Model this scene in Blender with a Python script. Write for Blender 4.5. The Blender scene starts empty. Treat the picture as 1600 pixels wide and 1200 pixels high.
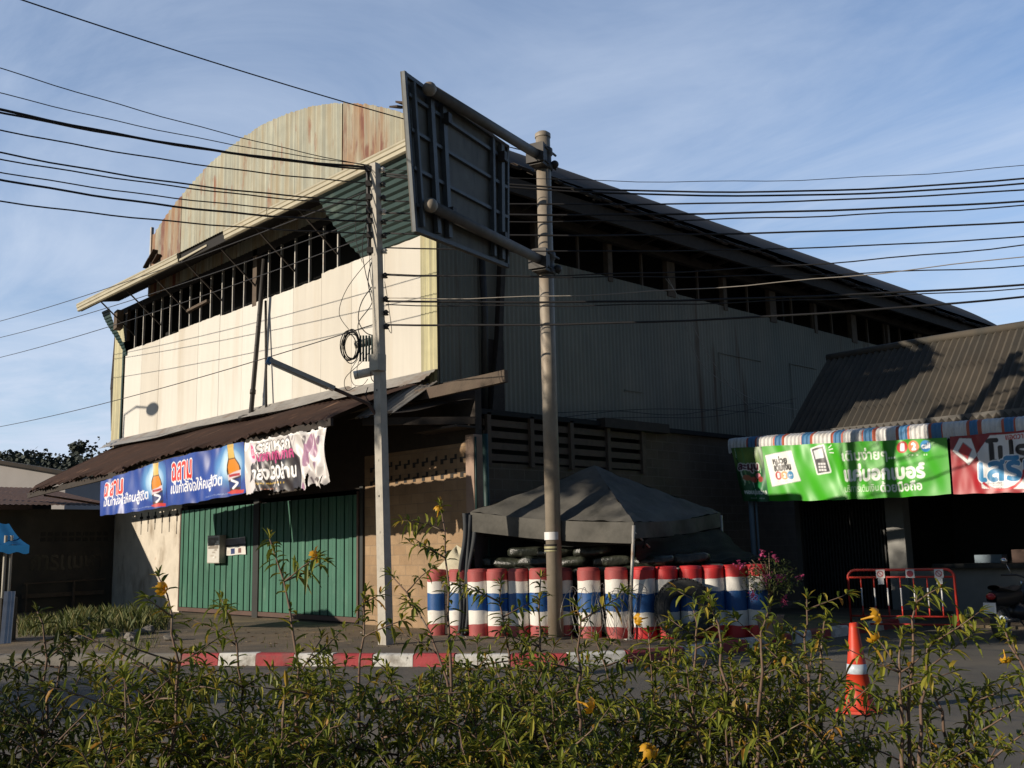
import bpy, math, random
import numpy as np
from mathutils import Vector, Matrix
from mathutils.geometry import interpolate_bezier

# ------------------------------------------------------------------ camera, sky, sun, exposure
SC = bpy.context.scene
COL = SC.collection
# world axes: X along the warehouse front (to the right), Y into the building, Z up
CAM = Vector((14.94, -12.28, 1.65))
FOC = 1560.0
YAW, PITCH, ROLL = (math.radians(a) for a in (46.35, 9.3, 1.3))
FW = Vector((-math.sin(YAW)*math.cos(PITCH), math.cos(YAW)*math.cos(PITCH), math.sin(PITCH)))
R0 = Vector((math.cos(YAW), math.sin(YAW), 0)); U0 = R0.cross(FW)
RT = R0*math.cos(ROLL) - U0*math.sin(ROLL)
UP = R0*math.sin(ROLL) + U0*math.cos(ROLL)
cd = bpy.data.cameras.new('camera'); cam = bpy.data.objects.new('camera', cd); COL.objects.link(cam)
cd.sensor_width = 36; cd.lens = FOC/1600*36; cd.clip_start = .05; cd.clip_end = 5000
cam.matrix_world = Matrix(((RT.x, UP.x, -FW.x, CAM.x), (RT.y, UP.y, -FW.y, CAM.y), (RT.z, UP.z, -FW.z, CAM.z), (0, 0, 0, 1)))
SC.camera = cam

SUN = Vector((-.38, -1.0, .325)).normalized()          # towards the sun
EL = math.asin(SUN.z); AZ = math.atan2(SUN.x, SUN.y)    # azimuth measured from +Y towards +X
wd = bpy.data.worlds.new('World'); SC.world = wd; wd.use_nodes = True
wt = wd.node_tree; wn = wt.nodes; wl = wt.links
bg = wn['Background']
sky = wn.new('ShaderNodeTexSky'); sky.sky_type = 'NISHITA'; sky.sun_disc = False
sky.sun_elevation = EL; sky.sun_rotation = AZ; sky.air_density = 1.0; sky.dust_density = .4; sky.ozone_density = 1.6
SKY_STRENGTH = .14
bg.inputs['Strength'].default_value = SKY_STRENGTH
tc = wn.new('ShaderNodeTexCoord')
sep = wn.new('ShaderNodeSeparateXYZ'); wl.new(tc.outputs['Generated'], sep.inputs[0])
def wmath(op, a, b=None, clamp=False):
    n = wn.new('ShaderNodeMath'); n.operation = op; n.use_clamp = clamp
    for i, v in enumerate((a, b)):
        if v is None: continue
        if isinstance(v, (int, float)): n.inputs[i].default_value = v
        else: wl.new(v, n.inputs[i])
    return n.outputs[0]
# thin cirrus: noise on the direction projected on a flat cloud layer
zc = wmath('MAXIMUM', sep.outputs['Z'], .06)
cx = wmath('DIVIDE', sep.outputs['X'], zc); cy = wmath('DIVIDE', sep.outputs['Y'], zc)
cmb = wn.new('ShaderNodeCombineXYZ'); wl.new(cx, cmb.inputs[0]); wl.new(cy, cmb.inputs[1])
mp = wn.new('ShaderNodeMapping'); wl.new(cmb.outputs[0], mp.inputs['Vector'])
mp.inputs['Rotation'].default_value = (0, 0, math.radians(35)); mp.inputs['Scale'].default_value = (.45, 1.15, 1)
nz = wn.new('ShaderNodeTexNoise'); nz.inputs['Scale'].default_value = .85; nz.inputs['Detail'].default_value = 8
nz.inputs['Roughness'].default_value = .62; nz.inputs['Distortion'].default_value = .8
wl.new(mp.outputs[0], nz.inputs['Vector'])
rp = wn.new('ShaderNodeValToRGB'); rp.color_ramp.elements[0].position = .40; rp.color_ramp.elements[1].position = .80
wl.new(nz.outputs['Fac'], rp.inputs[0])
# low haze of cloud towards the horizon
hz = wmath('SUBTRACT', 1.0, wmath('DIVIDE', sep.outputs['Z'], .62), True)
hz = wmath('POWER', hz, 1.6)
cl = wmath('MULTIPLY', rp.outputs[0], .66)
# low cloud: lumps near the horizon
nz2 = wn.new('ShaderNodeTexNoise'); nz2.inputs['Scale'].default_value = 5.5; nz2.inputs['Detail'].default_value = 7; nz2.inputs['Roughness'].default_value = .55
mp2 = wn.new('ShaderNodeMapping'); mp2.inputs['Scale'].default_value = (1, 1, 2.4); wl.new(tc.outputs['Generated'], mp2.inputs['Vector']); wl.new(mp2.outputs[0], nz2.inputs['Vector'])
lump = wmath('MULTIPLY', wmath('MULTIPLY', wmath('SUBTRACT', nz2.outputs['Fac'], .42, True), 2.6), hz)
# the north-western half of the sky, seen in the picture, carries the bright haze; the rest is dimmed to cut fill light
dot = wmath('ADD', wmath('MULTIPLY', sep.outputs['X'], -.71), wmath('MULTIPLY', sep.outputs['Y'], .70))
side_ = wmath('MULTIPLY', wmath('ADD', dot, .45), .95, True)
hz = wmath('MULTIPLY', hz, wmath('ADD', wmath('MULTIPLY', side_, .9), .1))
cl = wmath('MULTIPLY', cl, wmath('ADD', wmath('MULTIPLY', side_, .85), .15))
fac = wmath('ADD', wmath('ADD', cl, wmath('MULTIPLY', hz, .72)), wmath('MULTIPLY', lump, .55), True)
mx = wn.new('ShaderNodeMix'); mx.data_type = 'RGBA'
tint = wn.new('ShaderNodeMix'); tint.data_type = 'RGBA'; tint.blend_type = 'MULTIPLY'; tint.inputs[0].default_value = 1; tint.inputs[7].default_value = (.77, .96, 1.19, 1)
wl.new(sky.outputs[0], tint.inputs[6]); wl.new(fac, mx.inputs[0]); wl.new(tint.outputs[2], mx.inputs[6])
mx.inputs[7].default_value = (4.5, 5.2, 6.4, 1)
dim = wn.new('ShaderNodeMix'); dim.data_type = 'RGBA'; dim.blend_type = 'MULTIPLY'; dim.inputs[0].default_value = 1
gr = wn.new('ShaderNodeCombineXYZ'); gv = wmath('ADD', wmath('MULTIPLY', side_, .68), .32)
for i_ in range(3): wl.new(gv, gr.inputs[i_])
wl.new(mx.outputs[2], dim.inputs[6]); wl.new(gr.outputs[0], dim.inputs[7]); wl.new(dim.outputs[2], bg.inputs['Color'])
sd = bpy.data.lights.new('sun', 'SUN'); sun = bpy.data.objects.new('sun', sd); COL.objects.link(sun)
sd.energy = 5.0; sd.angle = math.radians(.5); sd.color = (1.0, .885, .735)
sun.rotation_euler = SUN.to_track_quat('Z', 'Y').to_euler()
vs = SC.view_settings; vs.view_transform = 'Standard'; vs.look = 'None'; vs.exposure = 0.0; vs.gamma = 1
SC.cycles.use_denoising = True
SC.cycles.max_bounces = 6; SC.cycles.diffuse_bounces = 1; SC.cycles.transparent_max_bounces = 8

# ------------------------------------------------------------------ helpers
rnd = random.Random(7)
def ray(x, y):
    d = RT*((x-800)/FOC) - UP*((y-600)/FOC) + FW
    return d
def at(x, y, d):                       # point on a pixel's ray at horizontal distance d
    r = ray(x, y); return CAM + r*(d/math.hypot(r.x, r.y))
def onZ(x, y, z=.15): r = ray(x, y); return CAM + r*((z-CAM.z)/r.z)
def onY(x, y, v=0): r = ray(x, y); return CAM + r*((v-CAM.y)/r.y)
def onX(x, y, v=0): r = ray(x, y); return CAM + r*((v-CAM.x)/r.x)
def lin(h):
    h = h.lstrip('#'); o = []
    for i in (0, 2, 4):
        v = int(h[i:i+2], 16)/255
        o.append(v/12.92 if v <= .04045 else ((v+.055)/1.055)**2.4)
    return tuple(o)
V = Vector

class MB:
    def __init__(s): s.v = []; s.f = []; s.m = []; s.sm = []
    def add(s, vs, fs, mi=0, smooth=False):
        o = len(s.v); s.v += [tuple(p) for p in vs]
        for f in fs: s.f.append([i+o for i in f]); s.m.append(mi); s.sm.append(smooth)
        return s
    def box(s, a, b, mi=0):
        x0, x1 = sorted((a[0], b[0])); y0, y1 = sorted((a[1], b[1])); z0, z1 = sorted((a[2], b[2]))
        return s.add([(x0,y0,z0),(x1,y0,z0),(x1,y1,z0),(x0,y1,z0),(x0,y0,z1),(x1,y0,z1),(x1,y1,z1),(x0,y1,z1)],
                     [(3,2,1,0),(4,5,6,7),(0,1,5,4),(1,2,6,5),(2,3,7,6),(3,0,4,7)], mi)
    def obox(s, c, ax, ay, az, mi=0):   # centre and half-axis vectors
        c = V(c); ax = V(ax); ay = V(ay); az = V(az)
        p = [c+ax*i+ay*j+az*k for k in (-1,1) for (i,j) in ((-1,-1),(1,-1),(1,1),(-1,1))]
        return s.add(p, [(3,2,1,0),(4,5,6,7),(0,1,5,4),(1,2,6,5),(2,3,7,6),(3,0,4,7)], mi)
    def bar(s, a, b, w, h=None, mi=0, up=(0,0,1)):
        a = V(a); b = V(b); h = h or w; d = (b-a); L = d.length; d.normalize(); u = V(up)
        if abs(d.dot(u)) > .98: u = V((0,1,0))
        x = d.cross(u).normalized(); y = x.cross(d)
        return s.obox((a+b)/2, d*(L/2), x*(w/2), y*(h/2), mi)
    def tube(s, pts, r, n=8, mi=0, caps=True, smooth=True):
        pts = [V(p) for p in pts]; m = len(pts); rs = r if isinstance(r, (list, tuple)) else [r]*m
        ref = V((0,0,1)) if abs((pts[-1]-pts[0]).normalized().z) < .9 else V((1,0,0))
        vs = []; 
        for i, p in enumerate(pts):
            t = (pts[min(i+1, m-1)]-pts[max(i-1, 0)])
            if t.length < 1e-9: t = V((0,0,1))
            t.normalize(); x = t.cross(ref)
            if x.length < 1e-4: x = t.cross(V((0,1,0)))
            x.normalize(); y = t.cross(x)
            for k in range(n):
                a = 2*math.pi*k/n; vs.append(p+(x*math.cos(a)+y*math.sin(a))*rs[i])
        fs = [(i*n+k, i*n+(k+1)%n, (i+1)*n+(k+1)%n, (i+1)*n+k) for i in range(m-1) for k in range(n)]
        s.add(vs, fs, mi, smooth)
        if caps:
            o = len(s.v)-len(vs)
            for ring in (list(range(n))[::-1], [(m-1)*n+k for k in range(n)]):
                s.f.append([o+k for k in ring]); s.m.append(mi); s.sm.append(False)
        return s
    def lathe(s, c, prof, n=20, axis=None, mi=None, smooth=True):
        # prof: list of (r, h, material of the band above)
        c = V(c); ax = V(axis or (0,0,1)).normalized()
        x = ax.orthogonal().normalized(); y = ax.cross(x); vs = []
        for p in prof:
            for k in range(n):
                a = 2*math.pi*k/n; vs.append(c+ax*p[1]+(x*math.cos(a)+y*math.sin(a))*p[0])
        for i in range(len(prof)-1):
            s.add([], [], 0)
        o = len(s.v); s.v += [tuple(p) for p in vs]
        for i in range(len(prof)-1):
            mm = prof[i][2] if len(prof[i]) > 2 else (mi or 0)
            for k in range(n):
                s.f.append([o+i*n+k, o+i*n+(k+1)%n, o+(i+1)*n+(k+1)%n, o+(i+1)*n+k]); s.m.append(mm); s.sm.append(smooth)
        return s
    def ball(s, c, r, nu=12, nv=8, mi=0, sc=(1,1,1)):
        c = V(c); vs = []; fs = []
        for j in range(nv+1):
            th = math.pi*j/nv
            for k in range(nu):
                a = 2*math.pi*k/nu
                vs.append(c+V((math.sin(th)*math.cos(a)*sc[0], math.sin(th)*math.sin(a)*sc[1], math.cos(th)*sc[2]))*r)
        for j in range(nv):
            for k in range(nu): fs.append((j*nu+k, (j+1)*nu+k, (j+1)*nu+(k+1)%nu, j*nu+(k+1)%nu))
        return s.add(vs, fs, mi, True)
    def grid(s, fn, nu, nv, mi=0, smooth=True, mask=None):   # fn(u,v) in 0..1 -> point
        vs = [fn(i/nu, j/nv) for j in range(nv+1) for i in range(nu+1)]
        fs = [(j*(nu+1)+i, j*(nu+1)+i+1, (j+1)*(nu+1)+i+1, (j+1)*(nu+1)+i) for j in range(nv) for i in range(nu)
              if mask is None or mask((i+.5)/nu, (j+.5)/nv)]
        return s.add(vs, fs, mi, smooth)
    def corr(s, o, du, L, dv, n, pitch, amp, top, bot=None, mi=0, rib=False, thick=True):
        # corrugated sheet: waves advance along unit du over length L, ribs run along unit dv from bot(t) to top(t)
        o = V(o); du = V(du); dv = V(dv); n = V(n); k = max(2, int(round(L/pitch*4))); vs = []; fs = []
        for i in range(k+1):
            t = L*i/k
            if rib: a = amp*(1 if i % 4 in (0, 1) else -1) if False else amp*(1.0 if i % 4 == 1 else -.6)
            else: a = amp*math.sin(2*math.pi*i/4)
            b0 = bot(t) if callable(bot) else (bot or 0); b1 = top(t) if callable(top) else top
            vs += [o+du*t+dv*b0+n*a, o+du*t+dv*b1+n*a]
        for i in range(k): fs.append((2*i, 2*i+2, 2*i+3, 2*i+1))
        return s.add(vs, fs, mi, False)
    def build(s, name, mats, parent=None, smooth=None):
        me = bpy.data.meshes.new(name)
        off = V((0,0,0)); p = parent
        while p is not None: off = off+p.location; p = p.parent
        me.from_pydata([(x-off.x, y-off.y, z-off.z) for x, y, z in s.v], [], s.f); me.update()
        for m in (mats if isinstance(mats, (list, tuple)) else [mats]): me.materials.append(m)
        me.polygons.foreach_set('material_index', s.m)
        me.polygons.foreach_set('use_smooth', s.sm if smooth is None else [smooth]*len(s.f))
        ob = bpy.data.objects.new(name, me); COL.objects.link(ob)
        if parent: ob.parent = parent
        return ob
def thing(name, label, cat, loc=(0,0,0), group=None):
    o = bpy.data.objects.new(name, None); COL.objects.link(o); o.location = loc; o.empty_display_size = .2
    return tag(o, label, cat, group)
def tag(o, label=None, cat=None, group=None, kind=None):
    if label: o['label'] = label
    if cat: o['category'] = cat
    if group: o['group'] = group
    if kind: o['kind'] = kind
    return o
def dup(o, loc, parent=None):
    c = o.copy(); COL.objects.link(c); c.location = loc
    if parent: c.parent = parent
    for ch in o.children: dup(ch, ch.location.copy(), c)
    return c
def recentre(ob):                       # move a single-mesh thing's origin to the middle of its base
    me = ob.data; n = len(me.vertices); a = np.empty(n*3, np.float32); me.vertices.foreach_get('co', a); a = a.reshape(-1, 3)
    c = V(((a[:,0].min()+a[:,0].max())/2, (a[:,1].min()+a[:,1].max())/2, a[:,2].min()))
    a -= np.array(c, np.float32); me.vertices.foreach_set('co', a.ravel()); me.update(); ob.location = ob.location+c
    return ob

# ------------------------------------------------------------------ materials
def mat(name, col, rough=.7, metal=0.0, var=.25, vscale=3.0, dirt=None, dscale=(1,1,1), dlo=.45, dhi=.65, dnoise=1.0,
        dirt2=None, d2scale=(1,1,1), d2lo=.5, d2hi=.7, bump=.0, bscale=30.0, spec=.5, transl=0.0, brick=None, attr=None, island=None, coat=0.0, streak=None):
    m = bpy.data.materials.new(name); m.use_nodes = True; t = m.node_tree; N = t.nodes; L = t.links
    b = N['Principled BSDF']; b.inputs['Roughness'].default_value = rough; b.inputs['Metallic'].default_value = metal
    b.inputs['Specular IOR Level'].default_value = spec; b.inputs['Coat Weight'].default_value = coat
    co = N.new('ShaderNodeTexCoord').outputs['Object']
    def noise(scale, sc=(1,1,1), detail=5, rough=.6):
        mp = N.new('ShaderNodeMapping'); mp.inputs['Scale'].default_value = sc; L.new(co, mp.inputs[0])
        n = N.new('ShaderNodeTexNoise'); n.inputs['Scale'].default_value = scale; n.inputs['Detail'].default_value = detail
        n.inputs['Roughness'].default_value = rough; L.new(mp.outputs[0], n.inputs['Vector']); return n.outputs['Fac']
    def ramp(f, lo, hi):
        r = N.new('ShaderNodeMapRange'); r.inputs['From Min'].default_value = lo; r.inputs['From Max'].default_value = hi
        L.new(f, r.inputs['Value']); return r.outputs[0]
    def mix(f, a, c, mode='MIX'):
        x = N.new('ShaderNodeMix'); x.data_type = 'RGBA'; x.blend_type = mode
        if isinstance(f, (int, float)): x.inputs[0].default_value = f
        else: L.new(f, x.inputs[0])
        for i, q in ((6, a), (7, c)):
            if isinstance(q, tuple): x.inputs[i].default_value = (*q[:3], 1)
            else: L.new(q, x.inputs[i])
        return x.outputs[2]
    cur = tuple(col)
    hb = None
    if attr:
        a = N.new('ShaderNodeAttribute'); a.attribute_name = attr; cur = a.outputs['Color']
    if brick:
        bt = N.new('ShaderNodeTexBrick'); mp = N.new('ShaderNodeMapping'); L.new(co, mp.inputs[0])
        sx_ = N.new('ShaderNodeSeparateXYZ'); L.new(co, sx_.inputs[0]); cx_ = N.new('ShaderNodeCombineXYZ'); L.new(sx_.outputs[brick.get('ax', 0)], cx_.inputs[0]); L.new(sx_.outputs[2], cx_.inputs[1]); L.new(cx_.outputs[0], mp.inputs[0]); L.new(mp.outputs[0], bt.inputs['Vector'])
        bt.inputs['Scale'].default_value = 1; bt.inputs['Brick Width'].default_value = brick['w']; bt.inputs['Row Height'].default_value = brick['h']
        bt.inputs['Mortar Size'].default_value = brick.get('m', .012); bt.inputs['Mortar Smooth'].default_value = .3
        bt.inputs['Color1'].default_value = (*col, 1); bt.inputs['Color2'].default_value = (*brick['c2'], 1); bt.inputs['Mortar'].default_value = (*brick['mc'], 1)
        cur = bt.outputs['Color']; hb = bt.outputs['Fac']
    if island:
        g = N.new('ShaderNodeNewGeometry'); cr = N.new('ShaderNodeValToRGB'); L.new(g.outputs['Random Per Island'], cr.inputs[0])
        e = cr.color_ramp.elements
        while len(e) < len(island): e.new(.5)
        for i, q in enumerate(island): e[i].position = q[0]; e[i].color = (*q[1], 1)
        cur = cr.outputs[0]
    if var:
        f = noise(vscale); cur = mix(ramp(f, .3, .7), mix(1.0, cur, (1-var, 1-var, 1-var), 'MULTIPLY'), cur)
    if streak:
        cur = mix(ramp(noise(1.0, streak[1], 3, .7), .38, .62), mix(1.0, cur, (1-streak[0],)*3, 'MULTIPLY'), cur)
    if dirt: cur = mix(ramp(noise(dnoise, dscale), dlo, dhi), cur, dirt)
    if dirt2: cur = mix(ramp(noise(dnoise*1.7, d2scale), d2lo, d2hi), cur, dirt2)
    if isinstance(cur, tuple): b.inputs['Base Color'].default_value = (*cur[:3], 1)
    else: L.new(cur, b.inputs['Base Color'])
    if bump or hb is not None:
        bp = N.new('ShaderNodeBump'); bp.inputs['Strength'].default_value = bump or .4; bp.inputs['Distance'].default_value = .02
        h = noise(bscale, detail=4)
        if hb is not None:
            mm = N.new('ShaderNodeMath'); mm.operation = 'SUBTRACT'; L.new(h, mm.inputs[0]); L.new(hb, mm.inputs[1]); h = mm.outputs[0]
        L.new(h, bp.inputs['Height']); L.new(bp.outputs[0], b.inputs['Normal'])
    if transl:
        tr = N.new('ShaderNodeBsdfTranslucent'); ms = N.new('ShaderNodeMixShader'); ms.inputs[0].default_value = transl
        if isinstance(cur, tuple): tr.inputs[0].default_value = (*cur[:3], 1)
        else: L.new(cur, tr.inputs[0])
        L.new(b.outputs[0], ms.inputs[1]); L.new(tr.outputs[0], ms.inputs[2]); L.new(ms.outputs[0], N['Material Output'].inputs[0])
    return m
RUST = (.16, .055, .02); RUSTD = (.07, .028, .015)
M = {}
M['asphalt'] = mat('asphalt', (.12, .108, .088), .9, var=.35, vscale=1.3, dirt=(.19, .16, .115), dnoise=.45, dlo=.45, dhi=.7, dirt2=(.075, .07, .062), d2scale=(.6, 2.2, 1), d2lo=.56, d2hi=.6, bump=.35, bscale=120)
M['soil'] = mat('soil', (.16, .12, .075), .95, var=.4, vscale=2, dirt=(.10, .085, .05), dnoise=1.2, bump=.6, bscale=25)
M['pave'] = mat('pave', (.24, .18, .11), .92, var=.4, vscale=1.5, dirt=(.11, .09, .065), dnoise=.9, dlo=.42, dhi=.66, dirt2=(.30, .22, .13), d2scale=(1, 1, 1), d2lo=.58, d2hi=.68, bump=.5, bscale=40)
M['kerbw'] = mat('kerb_white', (.72, .70, .64), .7, var=.25, vscale=6, dirt=(.25, .22, .18), dnoise=4, dlo=.48, dhi=.68, dirt2=(.10, .09, .075), d2scale=(1, 1, 1), d2lo=.62, d2hi=.70, bump=.2)
M['kerbr'] = mat('kerb_red', (.42, .045, .05), .7, var=.25, vscale=6, dirt=(.22, .08, .07), dnoise=4, dlo=.48, dhi=.68, dirt2=(.12, .09, .08), d2scale=(1, 1, 1), d2lo=.62, d2hi=.70, bump=.2)
M['kerbc'] = mat('kerb_concrete', (.22, .2, .17), .9, var=.3, vscale=5, bump=.3)
M['cream'] = mat('cream_board', (.70, .65, .55), .75, var=.08, vscale=.7, island=[(0, (.61, .57, .49)), (.4, (.68, .645, .57)), (.75, (.71, .685, .62)), (1, (.65, .60, .51))], streak=(.045, (6, 1, .2)), dirt=(.49, .42, .32), dnoise=.9, dscale=(1.6, 1.6, .22), dlo=.52, dhi=.85, bump=.05, bscale=14)
M['seam'] = mat('board_seam', (.30, .25, .18), .9, var=.2)
M['gable'] = mat('rusty_gable_sheet', (.49, .49, .38), .7, var=.22, vscale=2.2, dirt=(.33, .25, .13), dnoise=1.1, dscale=(1.9, 1, .25), dlo=.46, dhi=.72,
                 dirt2=(.25, .085, .03), d2scale=(1.3, 1, .35), d2lo=.58, d2hi=.69, bump=.1, streak=(.38, (9, 1, .12)))
M['gablerust'] = mat('rustier_gable_sheet', (.46, .45, .34), .7, var=.22, vscale=2.2, dirt=(.30, .155, .065), dnoise=1.3, dscale=(1.9, 1, .22), dlo=.40, dhi=.62,
                 dirt2=(.17, .05, .024), d2scale=(1.5, 1, .3), d2lo=.50, d2hi=.62, bump=.1, streak=(.38, (9, 1, .12)))
M['yellowsheet'] = mat('yellow_sheet', (.60, .55, .30), .6, var=.2, vscale=3, streak=(.45, (11, 1, .15)), dirt=(.34, .25, .10), dnoise=2, dscale=(2, 2, .3), dlo=.55, dhi=.75)
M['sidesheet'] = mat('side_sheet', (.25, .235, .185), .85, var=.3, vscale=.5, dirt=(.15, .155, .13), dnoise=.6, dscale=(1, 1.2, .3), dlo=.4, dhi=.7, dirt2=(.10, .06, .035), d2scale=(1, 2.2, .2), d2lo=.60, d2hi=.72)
M['teal'] = mat('teal_sheet', (.011, .045, .041), .6, var=.25, vscale=3, dirt=(.10, .14, .11), dnoise=2, dlo=.55, dhi=.8)
M['roofm'] = mat('old_roof_sheet', (.034, .028, .023), .9, var=.35, vscale=1.5, dirt=(.06, .035, .02), dnoise=.8)
M['gutter'] = mat('cream_gutter', (.47, .42, .29), .5, var=.2, vscale=2, dirt=(.30, .20, .10), dnoise=2.5, dscale=(.8, 1, 2), dlo=.58, dhi=.78)
M['darkwood'] = mat('dark_wood', (.045, .034, .026), .85, var=.4, vscale=6, bump=.3)
M['wood'] = mat('weathered_wood', (.13, .095, .065), .85, var=.4, vscale=6, dscale=(1, 1, 1), dirt=(.10, .07, .05), dnoise=3, bump=.3)
M['steel'] = mat('pale_steel', (.50, .47, .42), .5, metal=.3, var=.3, vscale=8, dirt=(.25, .15, .09), dnoise=4, dlo=.58, dhi=.75)
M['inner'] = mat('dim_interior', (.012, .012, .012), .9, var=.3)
M['rustroof'] = mat('rusted_awning_sheet', (.085, .042, .027), .85, var=.4, vscale=3, dirt=(.055, .03, .022), dnoise=1.5, dscale=(1, .3, .3), dlo=.45, dhi=.65, dirt2=(.28, .16, .10), d2scale=(2.2, .25, .25), d2lo=.62, d2hi=.72, bump=.2)
M['greysheet'] = mat('grey_flashing', (.36, .34, .31), .55, metal=.25, var=.35, vscale=2, dirt=(.20, .14, .10), dnoise=1.5, dlo=.55, dhi=.75)
M['green'] = mat('green_door_paint', (.04, .16, .10), .55, var=.25, vscale=1.4, island=[(0, (.032, .125, .08)), (.5, (.036, .148, .093)), (1, (.045, .165, .108))], dirt=(.10, .22, .15), dnoise=3, dscale=(1, 1, .3), dlo=.58, dhi=.8, dirt2=(.12, .09, .05), d2scale=(3, 3, 2), d2lo=.70, d2hi=.76)
M['browns'] = mat('brown_door_frame', (.10, .055, .04), .7, var=.3, vscale=6)
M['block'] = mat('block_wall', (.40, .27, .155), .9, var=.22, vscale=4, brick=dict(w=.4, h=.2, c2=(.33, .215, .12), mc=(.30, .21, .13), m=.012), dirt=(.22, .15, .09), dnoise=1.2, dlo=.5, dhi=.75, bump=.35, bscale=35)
M['blockshade'] = mat('block_wall_shaded_side', (.13, .095, .065), .9, var=.25, vscale=3, brick=dict(w=.4, h=.2, c2=(.10, .075, .05), mc=(.15, .12, .09), m=.012, ax=1), dirt=(.14, .10, .07), dnoise=.9, dlo=.45, dhi=.7, bump=.35, bscale=35)  # block wall colour darkened to carry the shade of the side
M['plaster'] = mat('stained_plaster', (.68, .61, .50), .9, var=.2, vscale=2.5, dirt=(.30, .24, .17), dnoise=1.6, dscale=(1, 1, .5), dlo=.52, dhi=.72, dirt2=(.42, .22, .12), d2scale=(2, 2, 2), d2lo=.68, d2hi=.74, bump=.2)
M['column'] = mat('pink_concrete', (.40, .28, .21), .9, var=.25, vscale=4, bump=.2)
M['concrete'] = mat('concrete_pole', (.50, .46, .39), .85, var=.2, vscale=6, dirt=(.26, .23, .19), dnoise=4, dscale=(1, 1, .35), dlo=.55, dhi=.75, bump=.15, bscale=50)
M['galv'] = mat('galvanised_pole', (.34, .29, .225), .6, metal=.15, var=.25, vscale=5, dirt=(.25, .19, .13), dnoise=3, dscale=(1, 1, .25), dlo=.5, dhi=.7, bump=.08, bscale=60)
M['signback'] = mat('sign_back', (.14, .135, .115), .75, metal=.1, var=.25, vscale=4, dirt=(.08, .08, .072), dnoise=3, dscale=(2, 2, .4), dlo=.5, dhi=.7)
M['armsteel'] = mat('shaded_sign_arm', (.15, .14, .125), .65, metal=.1, var=.3, vscale=6)  # pole steel in a darker copy, shade of the arms put into the colour
M['signframe'] = mat('sign_frame', (.11, .12, .125), .6, metal=.3, var=.3, vscale=6)
M['blacksteel'] = mat('dark_clamp', (.06, .055, .05), .6, metal=.4, var=.3)
M['cable'] = mat('cable', (.018, .017, .018), .7, var=.0)
M['cablep'] = mat('pale_cable', (.30, .27, .23), .6, var=.0)
M['porcelain'] = mat('insulator', (.75, .70, .62), .25, var=.1)
M['boxgrey'] = mat('grey_box', (.42, .39, .32), .6, var=.2, vscale=10)
M['rred'] = mat('bollard_red', (.40, .08, .075), .65, var=.22, vscale=5, dirt=(.25, .09, .08), dnoise=4, dlo=.55, dhi=.8, bump=.15, bscale=25)
M['rredb'] = mat('bollard_bright_red', (.58, .03, .03), .5, var=.15, vscale=5, bump=.12, bscale=25)
M['rwhite'] = mat('bollard_white', (.74, .71, .65), .6, var=.12, vscale=5, dirt=(.42, .38, .33), dnoise=5, dlo=.58, dhi=.8, bump=.15, bscale=25)
M['rblue'] = mat('bollard_blue', (.012, .085, .27), .55, var=.18, vscale=5, bump=.15, bscale=25)
M['sandbag'] = mat('olive_sandbag', (.022, .026, .018), .32, var=.35, vscale=9, dirt=(.07, .075, .055), dnoise=6, dlo=.5, dhi=.7, bump=.7, bscale=18)
M['sack'] = mat('cream_sack', (.55, .50, .36), .9, var=.25, vscale=8, bump=.5, bscale=14)
M['tent'] = mat('grey_tent_cloth', (.13, .122, .104), .8, var=.2, vscale=3, dirt=(.06, .057, .047), dnoise=2.2, dlo=.42, dhi=.68, bump=.25, bscale=14, transl=.12)
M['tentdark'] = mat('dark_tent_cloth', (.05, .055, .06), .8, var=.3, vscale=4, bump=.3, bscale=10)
M['net'] = mat('shade_net', (.009, .011, .010), .9, var=.3, vscale=12, bump=.5, bscale=60)
M['rubber'] = mat('grey_rubber', (.045, .045, .043), .85, var=.4, vscale=8, dirt=(.11, .105, .095), dnoise=5, dlo=.5, dhi=.75, bump=.3)
M['wire'] = mat('grey_wire', (.28, .27, .25), .5, metal=.5, var=.0)
M['barred'] = mat('barrier_red', (.55, .045, .03), .45, var=.2, vscale=8)
M['barwhite'] = mat('barrier_white', (.75, .74, .72), .5, var=.15, vscale=8)
M['cone'] = mat('cone_orange', (.62, .045, .012), .5, var=.22, vscale=7, dirt=(.30, .05, .03), dnoise=6, dlo=.55, dhi=.75)
M['coneband'] = mat('cone_band', (.60, .68, .74), .35, var=.35, vscale=14, dirt=(.35, .10, .06), dnoise=8, dlo=.60, dhi=.68)
M['rooffib'] = mat('fibre_cement_roof', (.105, .088, .066), .9, var=.35, vscale=1.2, dirt=(.06, .055, .045), dnoise=1.6, dscale=(1, .4, .4), dlo=.45, dhi=.65, bump=.2)
M['awnw'] = mat('awning_white', (.72, .71, .68), .55, var=.15, vscale=5, dirt=(.40, .36, .30), dnoise=4, dlo=.55, dhi=.8)
M['awnb'] = mat('awning_blue', (.08, .23, .42), .55, var=.2, vscale=5)
M['awnr'] = mat('awning_red', (.55, .13, .07), .55, var=.2, vscale=5)
M['shopwall'] = mat('shop_wall', (.14, .13, .115), .85, var=.2, vscale=2)
M['shopwhite'] = mat('shop_tile', (.24, .235, .215), .6, var=.15, vscale=4)
M['gate'] = mat('folding_gate', (.05, .05, .048), .6, metal=.3, var=.3)
M['bluepost'] = mat('blue_post', (.16, .22, .27), .6, var=.2)
M['bluecloth'] = mat('blue_awning_cloth', (.010, .075, .19), .95, spec=.05, var=.2, vscale=3)
M['silver'] = mat('silver_sheet', (.55, .55, .55), .35, metal=.7, var=.3, vscale=6)
M['oldwall'] = mat('old_dark_wall', (.085, .072, .055), .9, var=.35, vscale=1.5, dirt=(.045, .04, .033), dnoise=1, dlo=.45, dhi=.7, bump=.2)
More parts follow.
